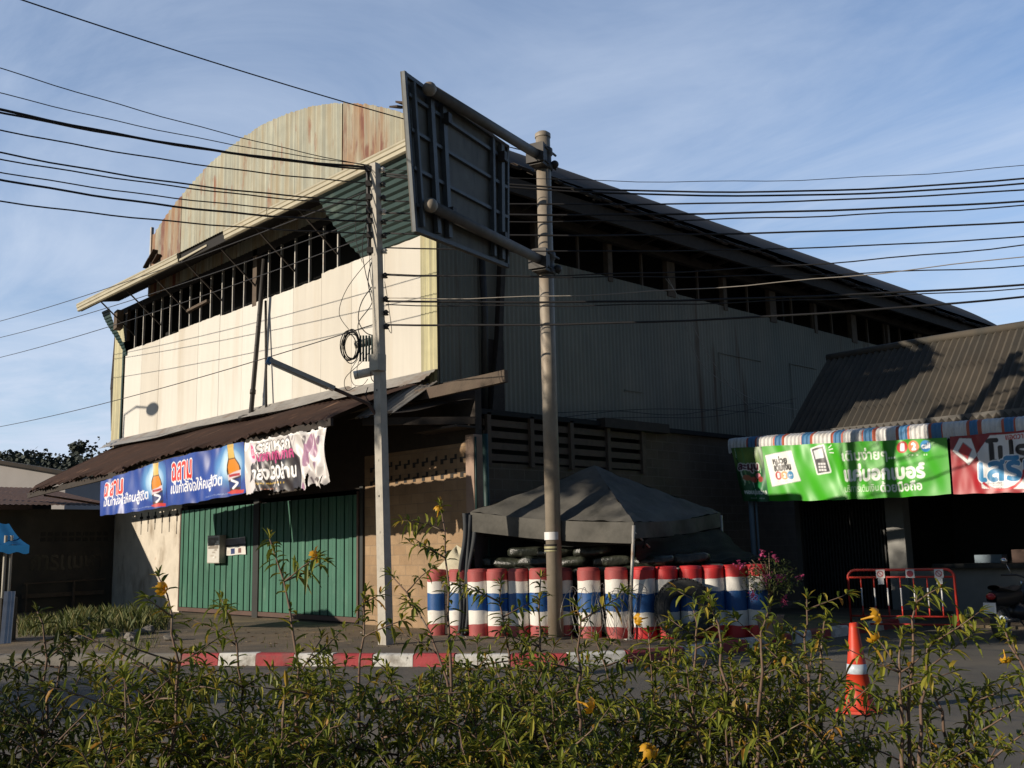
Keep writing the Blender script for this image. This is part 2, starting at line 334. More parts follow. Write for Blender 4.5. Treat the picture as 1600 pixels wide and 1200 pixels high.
M['greywall'] = mat('grey_gable_wall', (.34, .32, .31), .9, var=.15, vscale=.7)
M['print'] = mat('banner_vinyl', (.5, .5, .5), .42, var=.06, vscale=4, attr='print', spec=.5)
M['paint'] = mat('paint_mark', (.04, .035, .03), .9, var=.2)
M['leaf'] = mat('shrub_leaf', (.06, .1, .02), .5, var=.0, transl=.3, spec=.3,
                island=[(0, (.07, .095, .014)), (.3, (.13, .16, .02)), (.6, (.21, .23, .028)), (.84, (.31, .29, .038)), (.955, (.34, .25, .035)), (1, (.42, .20, .03))])
M['leafshade'] = mat('shaded_leaf', (.03, .05, .015), .6, var=.0, transl=.25, spec=.3, island=[(0, (.035, .05, .010)), (.6, (.075, .09, .016)), (1, (.14, .13, .03))])  # darker copy of the shrub leaf, with shade put into its colour
M['bark'] = mat('shrub_bark', (.17, .105, .07), .85, var=.3, vscale=12, dirt=(.30, .24, .17), dnoise=9, dlo=.55, dhi=.75)
M['petal'] = mat('yellow_petal', (.80, .42, .02), .5, var=.15, vscale=30, transl=.35)
M['pink'] = mat('pink_blossom', (.55, .05, .18), .6, var=.0, transl=.3, island=[(0, (.40, .03, .10)), (.5, (.62, .08, .24)), (1, (.70, .18, .30))])
M['pinkleaf'] = mat('pale_leaf', (.08, .11, .03), .6, var=.0, transl=.25, island=[(0, (.04, .07, .015)), (.6, (.10, .13, .03)), (1, (.18, .18, .06))])
M['grass'] = mat('weed_grass', (.06, .085, .025), .7, var=.0, transl=.25, island=[(0, (.05, .075, .015)), (.6, (.12, .14, .035)), (1, (.26, .22, .08))])
M['skirt'] = mat('shade_dark_sheet', (.022, .02, .018), .9, var=.3)  # near-black colour stands in for shade under the skirt roof
M['forest'] = mat('far_forest', (.035, .048, .035), .9, var=.0, island=[(0, (.035, .045, .042)), (.6, (.05, .062, .050)), (1, (.075, .085, .062))])
M['blackplastic'] = mat('black_plastic', (.02, .02, .022), .35, var=.2)
M['bikered'] = mat('tail_lamp_red', (.35, .02, .02), .25, var=.0)
M['chrome'] = mat('chrome', (.6, .6, .6), .2, metal=.9, var=.0)
M['whitepl'] = mat('white_plate', (.75, .74, .72), .5, var=.1)
M['tin'] = mat('black_tin', (.02, .022, .02), .6)
# ------------------------------------------------------------------ printed sheets (vertex-coloured vinyl)
_tcache = {}
def outlines(body):
    if body in _tcache: return _tcache[body]
    cu = bpy.data.curves.new('lettering_source', 'FONT'); cu.body = body; ob = bpy.data.objects.new('lettering_source', cu); COL.objects.link(ob)
    dg = bpy.context.evaluated_depsgraph_get(); c2 = ob.to_curve(dg); polys = []
    for s in c2.splines:
        bp = s.bezier_points; n = len(bp); pts = []
        if n:
            for i in range(n):
                a = bp[i]; b = bp[(i+1) % n]
                seg = interpolate_bezier(a.co, a.handle_right, b.handle_left, b.co, 7)[:-1]; pts += [(p.x, p.y) for p in seg]
        else: pts = [(p.co.x, p.co.y) for p in s.points]
        polys.append(np.array(pts))
    ob.to_curve_clear(); bpy.data.objects.remove(ob); bpy.data.curves.remove(cu)
    _tcache[body] = polys; return polys
def raster(polys, x0, y0, nx, ny, res):          # non-zero winding fill on a grid
    out = np.zeros((ny, nx), bool)
    A = np.concatenate(polys); B = np.concatenate([np.roll(p, -1, 0) for p in polys])
    xs = x0+(np.arange(nx)+.5)*res
    for j in range(ny):
        y = y0+(j+.5)*res
        k = ((A[:,1] <= y) != (B[:,1] <= y))
        if not k.any(): continue
        a = A[k]; b = B[k]; x = a[:,0]+(y-a[:,1])*(b[:,0]-a[:,0])/(b[:,1]-a[:,1]); s = np.where(b[:,1] > a[:,1], 1, -1)
        o = np.argsort(x); x = x[o]; w = np.concatenate([[0], np.cumsum(s[o])]); out[j] = w[np.searchsorted(x, xs)] != 0
    return out
def dilate(m, r):
    if r <= 0: return m
    o = m.copy(); H, W = m.shape
    for dy in range(-r, r+1):
        for dx in range(-r, r+1):
            if dx*dx+dy*dy > r*r+.5 or (dx == 0 and dy == 0): continue
            o[max(0,dy):H+min(0,dy), max(0,dx):W+min(0,dx)] |= m[max(0,-dy):H+min(0,-dy), max(0,-dx):W+min(0,-dx)]
    return o
class Sheet:
    def __init__(s, W, H, bg, res=.006):
        s.W, s.H, s.res = W, H, res; s.nx = int(round(W/res)); s.ny = int(round(H/res))
        s.a = np.empty((s.ny, s.nx, 3), np.float32); s.a[:] = lin(bg)
        s.X, s.Y = np.meshgrid((np.arange(s.nx)+.5)*res, (np.arange(s.ny)+.5)*res)
        s.keep = np.ones((s.ny, s.nx), bool)
    def put(s, m, col, al=1.0):
        c = np.array(lin(col) if isinstance(col, str) else col, np.float32); s.a[m] = s.a[m]*(1-al)+c*al
    def rect(s, x0, y0, x1, y1, col, al=1): s.put((s.X > x0)&(s.X < x1)&(s.Y > y0)&(s.Y < y1), col, al)
    def ell(s, x, y, rx, ry, col, al=1): s.put(((s.X-x)/rx)**2+((s.Y-y)/ry)**2 < 1, col, al)
    def glow(s, x, y, rx, ry, col, p=1.5):
        d = np.clip(1-np.sqrt(((s.X-x)/rx)**2+((s.Y-y)/ry)**2), 0, 1)**p; c = np.array(lin(col)); s.a = (s.a*(1-d[...,None])+c*d[...,None]).astype(np.float32)
    def mask(s, pts): return raster([np.array(pts, float)], 0, 0, s.nx, s.ny, s.res)
    def poly(s, pts, col, al=1, edge=None, ew=2):
        m = s.mask(pts)
        if edge: s.put(dilate(m, ew), edge)
        s.put(m, col, al)
    def line(s, pts, w, col):
        for (x0, y0), (x1, y1) in zip(pts, pts[1:]):
            L = math.hypot(x1-x0, y1-y0) or 1; t = np.clip(((s.X-x0)*(x1-x0)+(s.Y-y0)*(y1-y0))/L/L, 0, 1)
            s.put((s.X-x0-t*(x1-x0))**2+(s.Y-y0-t*(y1-y0))**2 < (w/2)**2, col)
    def text(s, body, x, y, w, h, col, bold=0, edge=None, ew=0, shear=0, edge2=None, ew2=0, rot=0):
        # fit the text in the box whose lower-left is x,y (size w,h)
        P = outlines(body); A = np.concatenate(P); lo = A.min(0); hi = A.max(0); k = np.array([w, h])/(hi-lo); Q = []
        for p in P:
            q = (p-lo)*k; q = np.c_[q[:,0]+shear*q[:,1], q[:,1]]
            if rot: cr, sr = math.cos(rot), math.sin(rot); q = np.c_[q[:,0]*cr-q[:,1]*sr, q[:,0]*sr+q[:,1]*cr]
            Q.append(q+[x, y])
        m = raster(Q, 0, 0, s.nx, s.ny, s.res); m = dilate(m, bold)
        if edge2: s.put(dilate(m, ew2), edge2)
        if edge: s.put(dilate(m, ew), edge)
        s.put(m, col)
    def fine(s, x, y, w, h, col, n=26):          # a line of print too small to read in the photo
        r = random.Random(int(x*977+y*313)); 
        for i in range(n):
            if r.random() < .2: continue
            a = x+w*i/n; s.rect(a, y+h*r.uniform(0, .3), a+w/n*r.uniform(.35, .75), y+h*r.uniform(.6, 1), col, .8)
    def build(s, name, surf, parent=None, step=2, back=True):
        # surf(u, v) with arrays in metres -> (..., 3); step x step paint cells are averaged per vertex
        ny, nx = s.ny//step, s.nx//step
        a = s.a[:ny*step, :nx*step].reshape(ny, step, nx, step, 3).mean((1, 3)); kp = s.keep[:ny*step, :nx*step].reshape(ny, step, nx, step).mean((1, 3)) > .5
        u, v = np.meshgrid(np.linspace(0, s.W, nx), np.linspace(0, s.H, ny)); P = surf(u, v).reshape(-1, 3)
        off = V((0,0,0)); p = parent
        while p is not None: off = off+p.location; p = p.parent
        P = P-np.array(off); i = np.arange(ny*nx).reshape(ny, nx)
        q = np.stack([i[:-1,:-1], i[:-1,1:], i[1:,1:], i[1:,:-1]], -1)[kp[:-1,:-1]].reshape(-1, 4)
        me = bpy.data.meshes.new(name); me.vertices.add(len(P)); me.vertices.foreach_set('co', P.astype(np.float32).ravel())
        me.loops.add(q.size); me.loops.foreach_set('vertex_index', q.ravel().astype(np.int32)); me.polygons.add(len(q))
        me.polygons.foreach_set('loop_start', np.arange(0, q.size, 4, dtype=np.int32)); me.update(calc_edges=True); me.validate()
        at_ = me.color_attributes.new('print', 'FLOAT_COLOR', 'POINT'); at_.data.foreach_set('color', np.c_[a.reshape(-1, 3), np.ones(ny*nx)].astype(np.float32).ravel())
        me.polygons.foreach_set('use_smooth', np.ones(len(me.polygons), bool)); me.materials.append(M['print'])
        ob = bpy.data.objects.new(name, me); COL.objects.link(ob)
        if parent: ob.parent = parent
        return ob
def hung(p00, p10, p01, p11, W, H, seed=0, amp=.02, sag=.03, n=(0, -1, 0), tight=1.0):
    # a hung vinyl sheet: bilinear patch with tension folds from the eyelets
    r = np.random.RandomState(seed); p00, p10, p01, p11 = (np.array(p, float) for p in (p00, p10, p01, p11)); n = np.array(n, float)
    ks = [(r.uniform(.6, 3.4)*tight, r.uniform(-2.5, 2.5), r.uniform(0, 6.28), r.uniform(.3, 1)) for _ in range(7)]
    kf = [(r.uniform(5, 11), r.uniform(-8, 8), r.uniform(0, 6.28)) for _ in range(4)]
    def f(u, v):
        a = (u/W)[..., None]; b = (v/H)[..., None]; P = p00*(1-a)*(1-b)+p10*a*(1-b)+p01*(1-a)*b+p11*a*b
        w = sum(A*np.sin(kx*u*2.2+kz*v*2.2+ph) for kx, kz, ph, A in ks)*amp/2.2
        w = w+sum(np.sin(kx*u*1.6+kz*v*1.6+ph) for kx, kz, ph in kf)*amp*.22
        ends = np.minimum(u/W, 1-u/W); w = w*(.4+.6*np.clip(ends*6, 0, 1))
        P = P+n*w[..., None]
        dz = -sag*np.sin(np.pi*u/W)*(1-v/H)+.006*np.sin(u*9+seed)*(1-v/H)-.010*np.abs(np.sin(u*3.1+seed))*(v/H)
        P[..., 2] += dz
        return P
    return f
# ------------------------------------------------------------------ ground, road, pavement, kerb, hill
def sheet(name, pts, z, m):
    b = MB(); b.add([(x, y, z) for x, y in pts], [list(range(len(pts)))]); o = b.build(name, m); return tag(o, kind='structure')
sheet('ground', [(-1500,-1500),(1500,-1500),(1500,1500),(-1500,1500)], -.02, M['soil'])
KERB = [(-36.0,-29.9),(-2.38,-7.01),(.09,-5.15),(3.7,-2.79),(4.98,-1.83),(5.45,-1.15),(5.72,-.2),(5.85,1.2),(5.85,6.9)]
sheet('road', [(-90,-75),(60,-30),(60,12.0),(-40,12.0),(-90,-40)], 0, M['asphalt'])
ins = [(x-.0, y) for x, y in KERB]
pv = MB(); poly = ins+[(5.85,14),(-40,14),(-75,-30)]
n = len(poly)
pv.add([(x,y,.15) for x,y in poly]+[(x,y,-.01) for x,y in poly], [list(range(n))]+[(i,n+i,n+(i+1)%n,(i+1)%n) for i in range(n)])
tag(pv.build('pavement', M['pave']), kind='structure')
# kerb stones: painted lengths, each a little uneven
kb = MB(); acc = 0; seg = .66
def walk(P, step):
    out = [V((*P[0],0))]; 
    for a, b in zip(P, P[1:]):
        a = V((*a,0)); b = V((*b,0)); L = (b-a).length; k = max(1, int(round(L/step)))
        for i in range(1, k+1): out.append(a.lerp(b, i/k))
    return out
W_ = walk(KERB, seg); 
for i in range(len(W_)-1):
    a, b = W_[i], W_[i+1]; d = (b-a).normalized(); nrm = V((d.y,-d.x,0)); h = .175+rnd.uniform(-.008,.008); px_ = a.x*.8+a.y*.55
    mi = 2 if px_ < -3.1 else (i % 2)
    q = [(-.10,0),(.085,0),(.075,h-.03),(.045,h),(-.10,h)]
    vs = [p+nrm*(u+rnd.uniform(-.008,.008))+V((0,0,z+(rnd.uniform(-.010,.006) if z > .1 else 0))) for p in (a+d*rnd.uniform(.003,.010), b-d*rnd.uniform(.003,.010)) for u, z in q]
    kb.add(vs, [(0,1,6,5),(1,2,7,6),(2,3,8,7),(3,4,9,8),(4,0,5,9),(0,4,3,2,1),(5,6,7,8,9)], mi)
tag(kb.build('kerb', [M['kerbw'], M['kerbr'], M['kerbc']]), kind='structure')
# planted strip the camera looks over
rd = V((.83,.56,0)); vw = V((-.71,.70,0)).normalized(); c0 = V((CAM.x, CAM.y, 0))+vw*4.6
nr = V((rd.y,-rd.x,0))
ms = MB()
q = [c0+rd*a+nr*b for a, b in ((-30,-1.2),(30,-1.2),(30,1.4),(-30,1.4))]
ms.add([(p.x,p.y,.14) for p in q]+[(p.x,p.y,-.01) for p in q], [(0,3,2,1),(0,1,5,4),(1,2,6,5),(2,3,7,6),(3,0,4,7)])
tag(ms.build('planting_strip', M['soil']), kind='structure')
# wooded hill
hb = MB(); r2 = random.Random(3)
def hill_h(px): return 702-6*math.sin(px*.021)-5*math.sin(px*.05+1)+.02*px
hp = []
for i in range(41):
    px = -520+i*28; top = at(px, hill_h(px)+24, 230); foot = at(px, 820, 165); back = at(px, 880, 330)
    hp += [(foot.x,foot.y,-.05),(*(foot.lerp(V((top.x,top.y,0)),.5)).xy, top.z*.45), tuple(top), (back.x,back.y,-.05)]
hb.add(hp, [(4*i+j,4*(i+1)+j,4*(i+1)+j+1,4*i+j+1) for i in range(40) for j in range(3)], 0, True)
tag(hb.build('hill', M['forest']), kind='structure')
wb = MB()
def clump(b, c, r, n, lf, rr, flat=.8):
    for _ in range(n):
        d = V((rr.gauss(0,1), rr.gauss(0,1), rr.gauss(0,1)*flat)).normalized()*r*rr.uniform(.55,1.05)
        p = c+d; x = V((rr.gauss(0,1),rr.gauss(0,1),rr.gauss(0,.6))).normalized(); y = x.orthogonal().normalized(); s_ = lf*rr.uniform(.6,1.3)
        b.add([p-x*s_, p+y*s_*.7, p+x*s_, p-y*s_*.7], [(0,1,2,3)])
for i in range(430):
    px = r2.uniform(-430, 330); t = r2.random(); base = at(px, hill_h(px)+27+t*60, 228-t*50); rad = r2.uniform(2.2, 4.4)
    clump(wb, base, rad, 130, .5, r2)
for px, dy, rad in ((126,-14,2.6),(146,-8,4.6),(60,-4,3.2),(120,-24,1.6)): clump(wb, at(px, hill_h(px)+dy+26, 226), rad, 150, .45, r2)
tag(wb.build('woodland', M['forest']), 'dark wooded ridge far behind the low houses', 'woodland', kind='stuff')

# ------------------------------------------------------------------ warehouse
WH = thing('warehouse', 'old two storey warehouse with rusty arched gable, cream boards and green folding doors', 'warehouse', (-7.5, 0, .15))
CX, CZ, CR = -7.57, -.69, 13.2
def arc(x): return CZ+math.sqrt(max(.01, CR*CR-(x-CX)**2))
r3 = random.Random(11)
# upper front: boards over a dark backing
b = MB(); x = -15.15
while x < -.45:
    w = min(1.22, -.42-x); top = 7.90+r3.uniform(-.03,.03)
    if x+w > -3.4: top = 7.98
    dy = r3.uniform(0,.006); nb = 10
    prof = [(x+.005,top+r3.uniform(-.01,.01))]+[(x+w*k/nb, top+r3.uniform(-.012,.008)) for k in range(1,nb)]+[(x+w-.005,top)]
    vs = [(px,-.03-dy,z) for px,z in prof]+[(px,-.03-dy,4.75) for px,z in prof[::-1]]; m = len(vs)
    b.add(vs+[(a_,-.012,c_) for a_,_,c_ in vs], [list(range(m))[::-1]]+[(i,(i+1)%m,(i+1)%m+m,i+m) for i in range(m)])
    x += 1.22
fw = b.build('board_wall', M['cream'], WH)
b = MB(); b.box((-15.9,-.012,4.6),(-.02,.05,7.86)); b.build('wall_backing', M['seam'], WH)
# corner sheets, ribbed
b = MB(); b.corr((-.50,-.045,4.86),(1,0,0),.51,(0,0,1),(0,-1,0),.125,.013,3.3); b.build('corner_sheet', M['yellowsheet'], WH); b = MB(); b.corr((-15.98,-.045,5.1),(1,0,0),.80,(0,0,1),(0,-1,0),.2,.02,3.75)
b.build('corner_sheet', M['yellowsheet'], WH)
b = MB(); b.obox((-16.18,.05,7.9),(.12,0,.03),(0,.02,0),(.10,0,1.0)); b.obox((-16.22,.06,6.3),(.10,0,.02),(0,.02,0),(-.10,0,.75)); b.build('loose_flap', M['roofm'], WH)
b = MB(); b.box((-15.28,-.075,5.1),(-15.2,-.03,8.2)); b.build('corner_trim', M['teal'], WH)
# arched gable of ribbed rusty sheets
for x0, x1, m_ in ((-13.45,-11.5,'gablerust'),(-11.52,-5.0,'gable'),(-5.02,-3.3,'gable'),(-3.32,-1.5,'gablerust'),(-1.52,.45,'gable')):
    b = MB(); b.corr((x0,-.05-.012*(x1 > -5 and x0 < -4),0),(1,0,0),x1-x0,(0,0,1),(0,-1,0),.21,.019,lambda t, x0=x0: arc(x0+t)+.03+r3.uniform(-.015,.03)-(.2 if x0+t > -.45 else 0), lambda t: 9.28); b.build('gable_sheet', M[m_], WH)
b = MB()
# a second layer where sheets overlap
for x0, w in ((-10.2,.8),(-7.4,.8)):
    b.build('gable_sheet', M['gable'], WH) if b.v else 0; b = MB(); b.corr((x0,-.062,0),(1,0,0),w,(0,0,1),(0,-1,0),.21,.019,lambda t,x0=x0: arc(x0+t)+.04, lambda t: 9.3)
b.build('gable_sheet', M['gable'], WH)
b = MB(); b.bar((-13.5,-.05,9.3),(-13.5,-.05,11.45),.08); b.build('gable_edge_post', M['steel'], WH)
# vaulted roof
b = MB(); nseg = 60
def vault(u, v):
    x = -13.45+u*14.45; return (x, -.02+27.2*v, arc(x)+.03)
b.grid(vault, nseg, 12); 
rf = b.build('roof', M['roofm'], WH)
b = MB()
for i in range(110):                    # broken sheet ends along the side eave
    y = -.1+i*.25; z = 9.2+r3.uniform(-.02,.05)+(.22*max(0,1-i/18)); b.obox((1.0+r3.uniform(-.04,.05),y,z),(.16,0,-.1),(0,.13,0),(.02,0,.02))
b.build('eave_sheet', M['roofm'], rf); b = MB()
b.obox((-.25,-.25,10.62),(.4,0,-.16),(0,.3,0),(0,0,.02)); b.obox((.35,-.3,10.0),(.35,0,-.22),(0,.28,0),(0,0,.02)); b.build('eave_sheet', M['roofm'], rf); b = MB(); b.obox((-1.1,-.12,10.95),(.14,0,-.04),(0,.15,.03),(0,0,.02))
b.build('eave_sheet', M['roofm'], rf)
for px,py in ((240,398),(246,405),(232,412)): b = MB(); p = onY(px,py,-.1); b.obox(p,(.16,0,.1),(0,.1,0),(0,0,.02)); b.build('eave_sheet', M['roofm'], rf)
b = MB(); b.box((.88,-.1,8.78),(.98,27.1,9.1)); b.box((.05,-.05,8.70),(.2,27,8.9))
for i in range(28): b.bar((.1,.2+i,8.85),(.93,.2+i,8.95),.06,.1)
b.build('side_fascia', M['darkwood'], WH)
# shell of the hall, and dark screens added inside it
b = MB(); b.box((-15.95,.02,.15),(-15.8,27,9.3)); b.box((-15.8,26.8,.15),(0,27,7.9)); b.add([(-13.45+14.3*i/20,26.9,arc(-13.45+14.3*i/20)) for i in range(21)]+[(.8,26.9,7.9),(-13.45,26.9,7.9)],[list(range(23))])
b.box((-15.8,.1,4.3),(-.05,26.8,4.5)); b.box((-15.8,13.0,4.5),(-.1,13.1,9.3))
b.box((-15.7,1.3,4.6),(-.06,1.36,9.5)); b.box((-13.3,1.3,9.5),(-2,1.36,11.3)); b.box((-1.56,1.5,4.6),(-1.5,26.5,9.9))  # screens added behind the open bands to keep them black
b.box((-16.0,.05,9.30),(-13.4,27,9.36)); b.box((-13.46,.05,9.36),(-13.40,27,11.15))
b.build('shell_and_dark_screen', M['inner'], WH)
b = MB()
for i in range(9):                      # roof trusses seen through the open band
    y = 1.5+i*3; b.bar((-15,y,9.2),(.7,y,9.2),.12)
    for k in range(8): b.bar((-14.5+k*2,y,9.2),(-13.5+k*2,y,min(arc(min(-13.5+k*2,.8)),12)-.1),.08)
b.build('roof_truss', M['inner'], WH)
# skirt roof and gutter over the front
b = MB(); b.grid(lambda u,v: (-16+16.8*u, .02-1.2*v, 9.66-.24*v+.012*math.sin(u*900)), 420, 4); b.box((-16,-1.14,9.16),(.8,-1.1,9.38)); b.box((-16.0,-.04,9.12),(.8,.02,9.3))
b.build('skirt_roof', M['skirt'], WH)
xa = onY(278,415,-1.2).x; xb = onY(350,398,-1.2).x
for i,(x0,x1,dz) in enumerate(((-16.1,xa,.0),(xb,-4.6,.0),(-4.57,.85,-.015))):
    b = MB(); q = [(-1.145,9.39),(-1.23,9.41),(-1.25,9.36),(-1.235,9.34),(-1.235,9.27),(-1.21,9.255),(-1.21,9.18),(-1.17,9.16),(-1.145,9.16)]
    m = len(q); b.add([(xx,y,z+dz) for xx in (x0,x1) for y,z in q], [(i2,(i2+1)%m,m+(i2+1)%m,m+i2) for i2 in range(m)]+[list(range(m)),list(range(m,2*m))[::-1]])
    b.build('gutter', M['gutter'], WH)
b = MB(); b.bar((xa+.1,-1.2,9.2),(xa+1.5,-1.15,9.27),.03,.05); b.build('gutter_strip', M['gutter'], WH)
# soffit sheets at the two ends
b = MB(); b.corr((-2.55,-.04,7.98),(0,-1.06,1.16),1.02,(1,0,0),(0,-.7,-.7),.09,.016,3.25, lambda t: -.1*t-.15*math.sin(t*3)); b.build('soffit_sheet', M['teal'], WH)
b = MB()
def curl(u, v): a = v*1.35; return (-15.0-.62*(1-u)*(.25+.75*v), -.06-.60*max(0,math.sin(a))**1.5, 7.75+1.38*v+.02*math.sin(v*95))
b.grid(curl, 3, 60); b.build('soffit_sheet', M['teal'], WH)
b = MB(); b.obox((-14.75,-.45,8.75),(.12,0,.02),(0,.1,0),(0,0,.28)); b.box((-15.1,-.1,8.2),(-14.95,.0,9.2)); b.build('bracket', M['wood'], WH)
# open band: posts and braces
x = -14.55; k = 0
while x < -3.2:
    b = MB(); t = .018; b.box((x-t,-.02,7.8),(x+t,.04,9.2)); b.build('band_post', M['steel'], WH)
    if k % 3 == 0: bb = MB(); bb.bar((x,-.02,8.3),(x-.1,-1.05,9.22),.035); bb.build('brace', M['darkwood'], WH)
    x += .62+r3.uniform(-.04,.04); k += 1
b = MB(); b.bar((-10.9,-.06,8.36),(-9.7,-.06,8.42),.1,.07); b.build('loose_plank', M['wood'], WH)
b = MB(); b.box((-7.35,-.04,7.8),(-7.15,.1,9.3)); b.build('band_column', M['wood'], WH)
# side: ribbed sheet wall, band posts
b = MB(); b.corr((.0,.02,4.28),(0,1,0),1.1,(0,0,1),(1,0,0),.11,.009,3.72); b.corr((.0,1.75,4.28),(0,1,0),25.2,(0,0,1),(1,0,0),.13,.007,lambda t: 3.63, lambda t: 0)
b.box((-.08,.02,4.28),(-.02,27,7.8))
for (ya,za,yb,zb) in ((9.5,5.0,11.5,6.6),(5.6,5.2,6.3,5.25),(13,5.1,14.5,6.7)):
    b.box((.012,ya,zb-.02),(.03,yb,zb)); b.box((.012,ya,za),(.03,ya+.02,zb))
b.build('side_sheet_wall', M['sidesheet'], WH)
for i in range(11):
    b = MB(); y = 2.9+i*2.35; w = .16 if i % 2 == 0 else .08; b.box((-.12,y-w,7.8),(.03,y+w,8.9)); b.build('side_post', M['wood'], WH)
b = MB()
for i in range(22): y = 1.9+i*1.15; b = MB(); b.box((-.08,y-.025,7.8),(-.02,y+.025,8.9)); b.build('side_stud', M['wood'], WH)
b = MB(); b.tube([(.08,1.1,7.9),(.10,1.15,6.4),(.08,1.12,4.3)],.07,8); b.build('side_downpipe', M['blacksteel'], WH)
b = MB(); b.bar((.1,1.75,8.8),(.12,1.5,5.9),.14,.12); b.bar((.12,1.5,5.9),(.15,1.25,4.3),.15,.13); b.box((.02,1.15,4.3),(.06,1.7,5.9)); b.build('side_timber', M['darkwood'], WH)
# lower storey
b = MB(); b.box((-15.95,-.02,.1),(-10.98,.16,4.9)); b.build('plaster_wall', M['plaster'], WH)
b = MB()
for i in range(6):
    X0 = -13.55+i*.46; b.box((X0-.10,-.03,2.70),(X0+.10,-.015,2.77)); b.box((X0-.03,-.03,2.56),(X0+.03,-.015,2.88)); b.box((X0-.012,-.03,2.40-r3.uniform(0,.2)),(X0+.008,-.018,2.6))
b.build('vent_slot', M['paint'], WH)
b = MB(); b.box((-10.98,.0,2.95),(-2.5,.16,4.9)); b.box((-2.5,.0,3.62),(1.05,.16,4.85)); b.build('lintel_wall', M['darkwood'], WH)
b = MB(); b.box((-2.5,.0,.1),(.83,.16,3.62)); b.build('block_wall', M['block'], WH)
for i in range(11):
    for j in range(2): b = MB(); X0 = -2.3+i*.29; b.add([(X0+a_,-.006,2.98+j*.28+c_) for a_,c_ in ((0,0),(.09,0),(.09,.07),(.2,.07),(.2,.17),(.13,.17),(.13,.10),(0,.10))],[list(range(8))]); b.build('vent_block', M['paint'], WH)
b = MB(); b.box((.83,-.06,.1),(1.06,.2,3.75)); b.build('corner_column', M['column'], WH)
b = MB(); b.tube([(1.18,.12,3.75),(1.2,.12,2.2),(1.22,.12,.2)],.055,8); b.tube([(1.07,-.02,3.7),(1.1,-.05,1.9)],.02,6); b.build('drain_pipe', M['teal'], WH)
b = MB(); b.box((.74,.2,.1),(.9,27,3.25)); b.box((.74,5.1,3.25),(.9,27,4.16)); b.build('side_block_wall', M['blockshade'], WH)
b = MB(); b.box((.0,.2,4.16),(1.0,27,4.26)); b.box((.55,.2,3.2),(.6,5.2,4.2)); b.build('ledge', M['inner'], WH)
for j in range(4): b = MB(); b.bar((.9,.3,3.36+j*.22),(.92,5.15,3.34+j*.22),.05,.13); b.build('slat', M['wood'], WH)
for j in range(5): b = MB(); b.box((.92,.35+j*1.15,3.2),(1.0,.45+j*1.15,4.2)); b.build('slat_post', M['wood'], WH)
b = MB(); b.obox((1.0,4.7,4.22),(.12,0,0),(0,1.1,0),(0,0,.1)); b.build('ledge_beam', M['darkwood'], WH)
# doors: two folding leaves of green planks
for x0, x1 in ((-10.88,-6.98),(-6.70,-2.68)):
    b = MB(); x = x0; w = (x1-x0)/26
    for k in range(26):
        dy = -.075 if k % 2 == 0 else -.06; b.box((x+.014,dy,.30),(x+w-.014,-.03,2.83)); x += w
    d = b.build('door', M['green'], WH)
    b = MB(); b.box((x0,-.035,.26),(x1,-.02,2.84)); b.build('door_seam', M['tin'], d)
    b = MB(); b.box((x0-.04,-.085,.19),(x1+.04,-.02,.29)); b.box((x0-.06,-.08,.2),(x0,-.02,2.9)); b.box((x1,-.08,.2),(x1+.06,-.02,2.9)); b.build('door_frame', M['browns'], d)
b = MB(); b.box((-6.97,-.1,.15),(-6.71,.05,2.95)); b.box((-2.62,-.05,.15),(-2.5,.05,3.0)); b.box((-10.98,.02,.1),(-2.5,.1,.26)); b.build('door_post', M['tin'], WH)
# lean-to awning over the pavement
def eave_z(x): return 3.53+(x+15.9)*.031
b = MB(); L = 15.75; pit = .19; nu = int(L/pit*4)
def awn(u, v):
    x = -15.95+L*u; jag = .0
    if v > .99: jag = .09*math.sin(x*2.1)+.06*math.sin(x*7.3+1)+.03*math.sin(x*19)
    y = -.02-2.52*v-jag; z = 4.98+(eave_z(x)-4.98)*v+.026*math.sin(u*nu*math.pi/2)+.03*math.sin(x*1.3+v*4)+.03*math.sin(x*.8)*v+(.05*math.sin(x*3.7)*max(0,v-.7))
    return (x, y, z)
b.grid(awn, nu, 8, smooth=False); aw = b.build('awning', M['rustroof'], WH)
b = MB()
def fl(u, v):
    x = -15.9+15.9*u; lap = int((x+16)/2.4)*.014
    return (x, -.05-.42*v-.03*math.sin(x*1.7)*v, 5.2-.30*v+.012*math.sin(v*22)+.03*lap-.02*math.sin(x*.9)*v+(-.06 if x > -3 else 0))
b.grid(fl, 120, 16); b.build('flashing', M['greysheet'], aw)
b = MB(); b.grid(lambda u,v: (-.75+.95*u,-.35-1.1*v-.15*math.sin(u*5),4.86-.72*v+.02*math.sin(u*60)-.05*math.sin(u*3)), 60, 6, smooth=False); b.build('loose_sheet', M['greysheet'], aw)
b = MB(); b.bar((-15.9,-2.4,eave_z(-15.9)-.08),(-.1,-2.4,eave_z(-.1)-.08),.06,.14)
for i in range(8): x = -15.6+i*2.02; b.bar((x,-.03,4.83),(x,-2.42,eave_z(x)-.1),.06,.12)
b.build('rafter', M['darkwood'], aw)
b = MB(); b.bar((-.95,-.62,4.52),(2.05,-.12,4.70),.10,.22); b.build('end_board', M['wood'], aw)
b = MB(); b.bar((-.3,-1.6,4.02),(1.1,-.05,4.0),.08,.14); b.box((-.2,-.5,3.86),(1.1,-.01,3.9)); b.grid(lambda u,v: (-.25+1.3*u,-2.0*(1-u)*v-.03,4.5-.5*v*(1-u)+.03*math.sin(u*9)-.1*u), 14, 6); b.build('broken_boarding', M['darkwood'], aw)
for i in range(2): x = (-14.9,-7.0)[i]; b = MB(); b.tube([(x,-.1,3.1),(x,-2.3,eave_z(x)-.15)],.03,6); b.build('awning_bracket', M['browns'], aw)
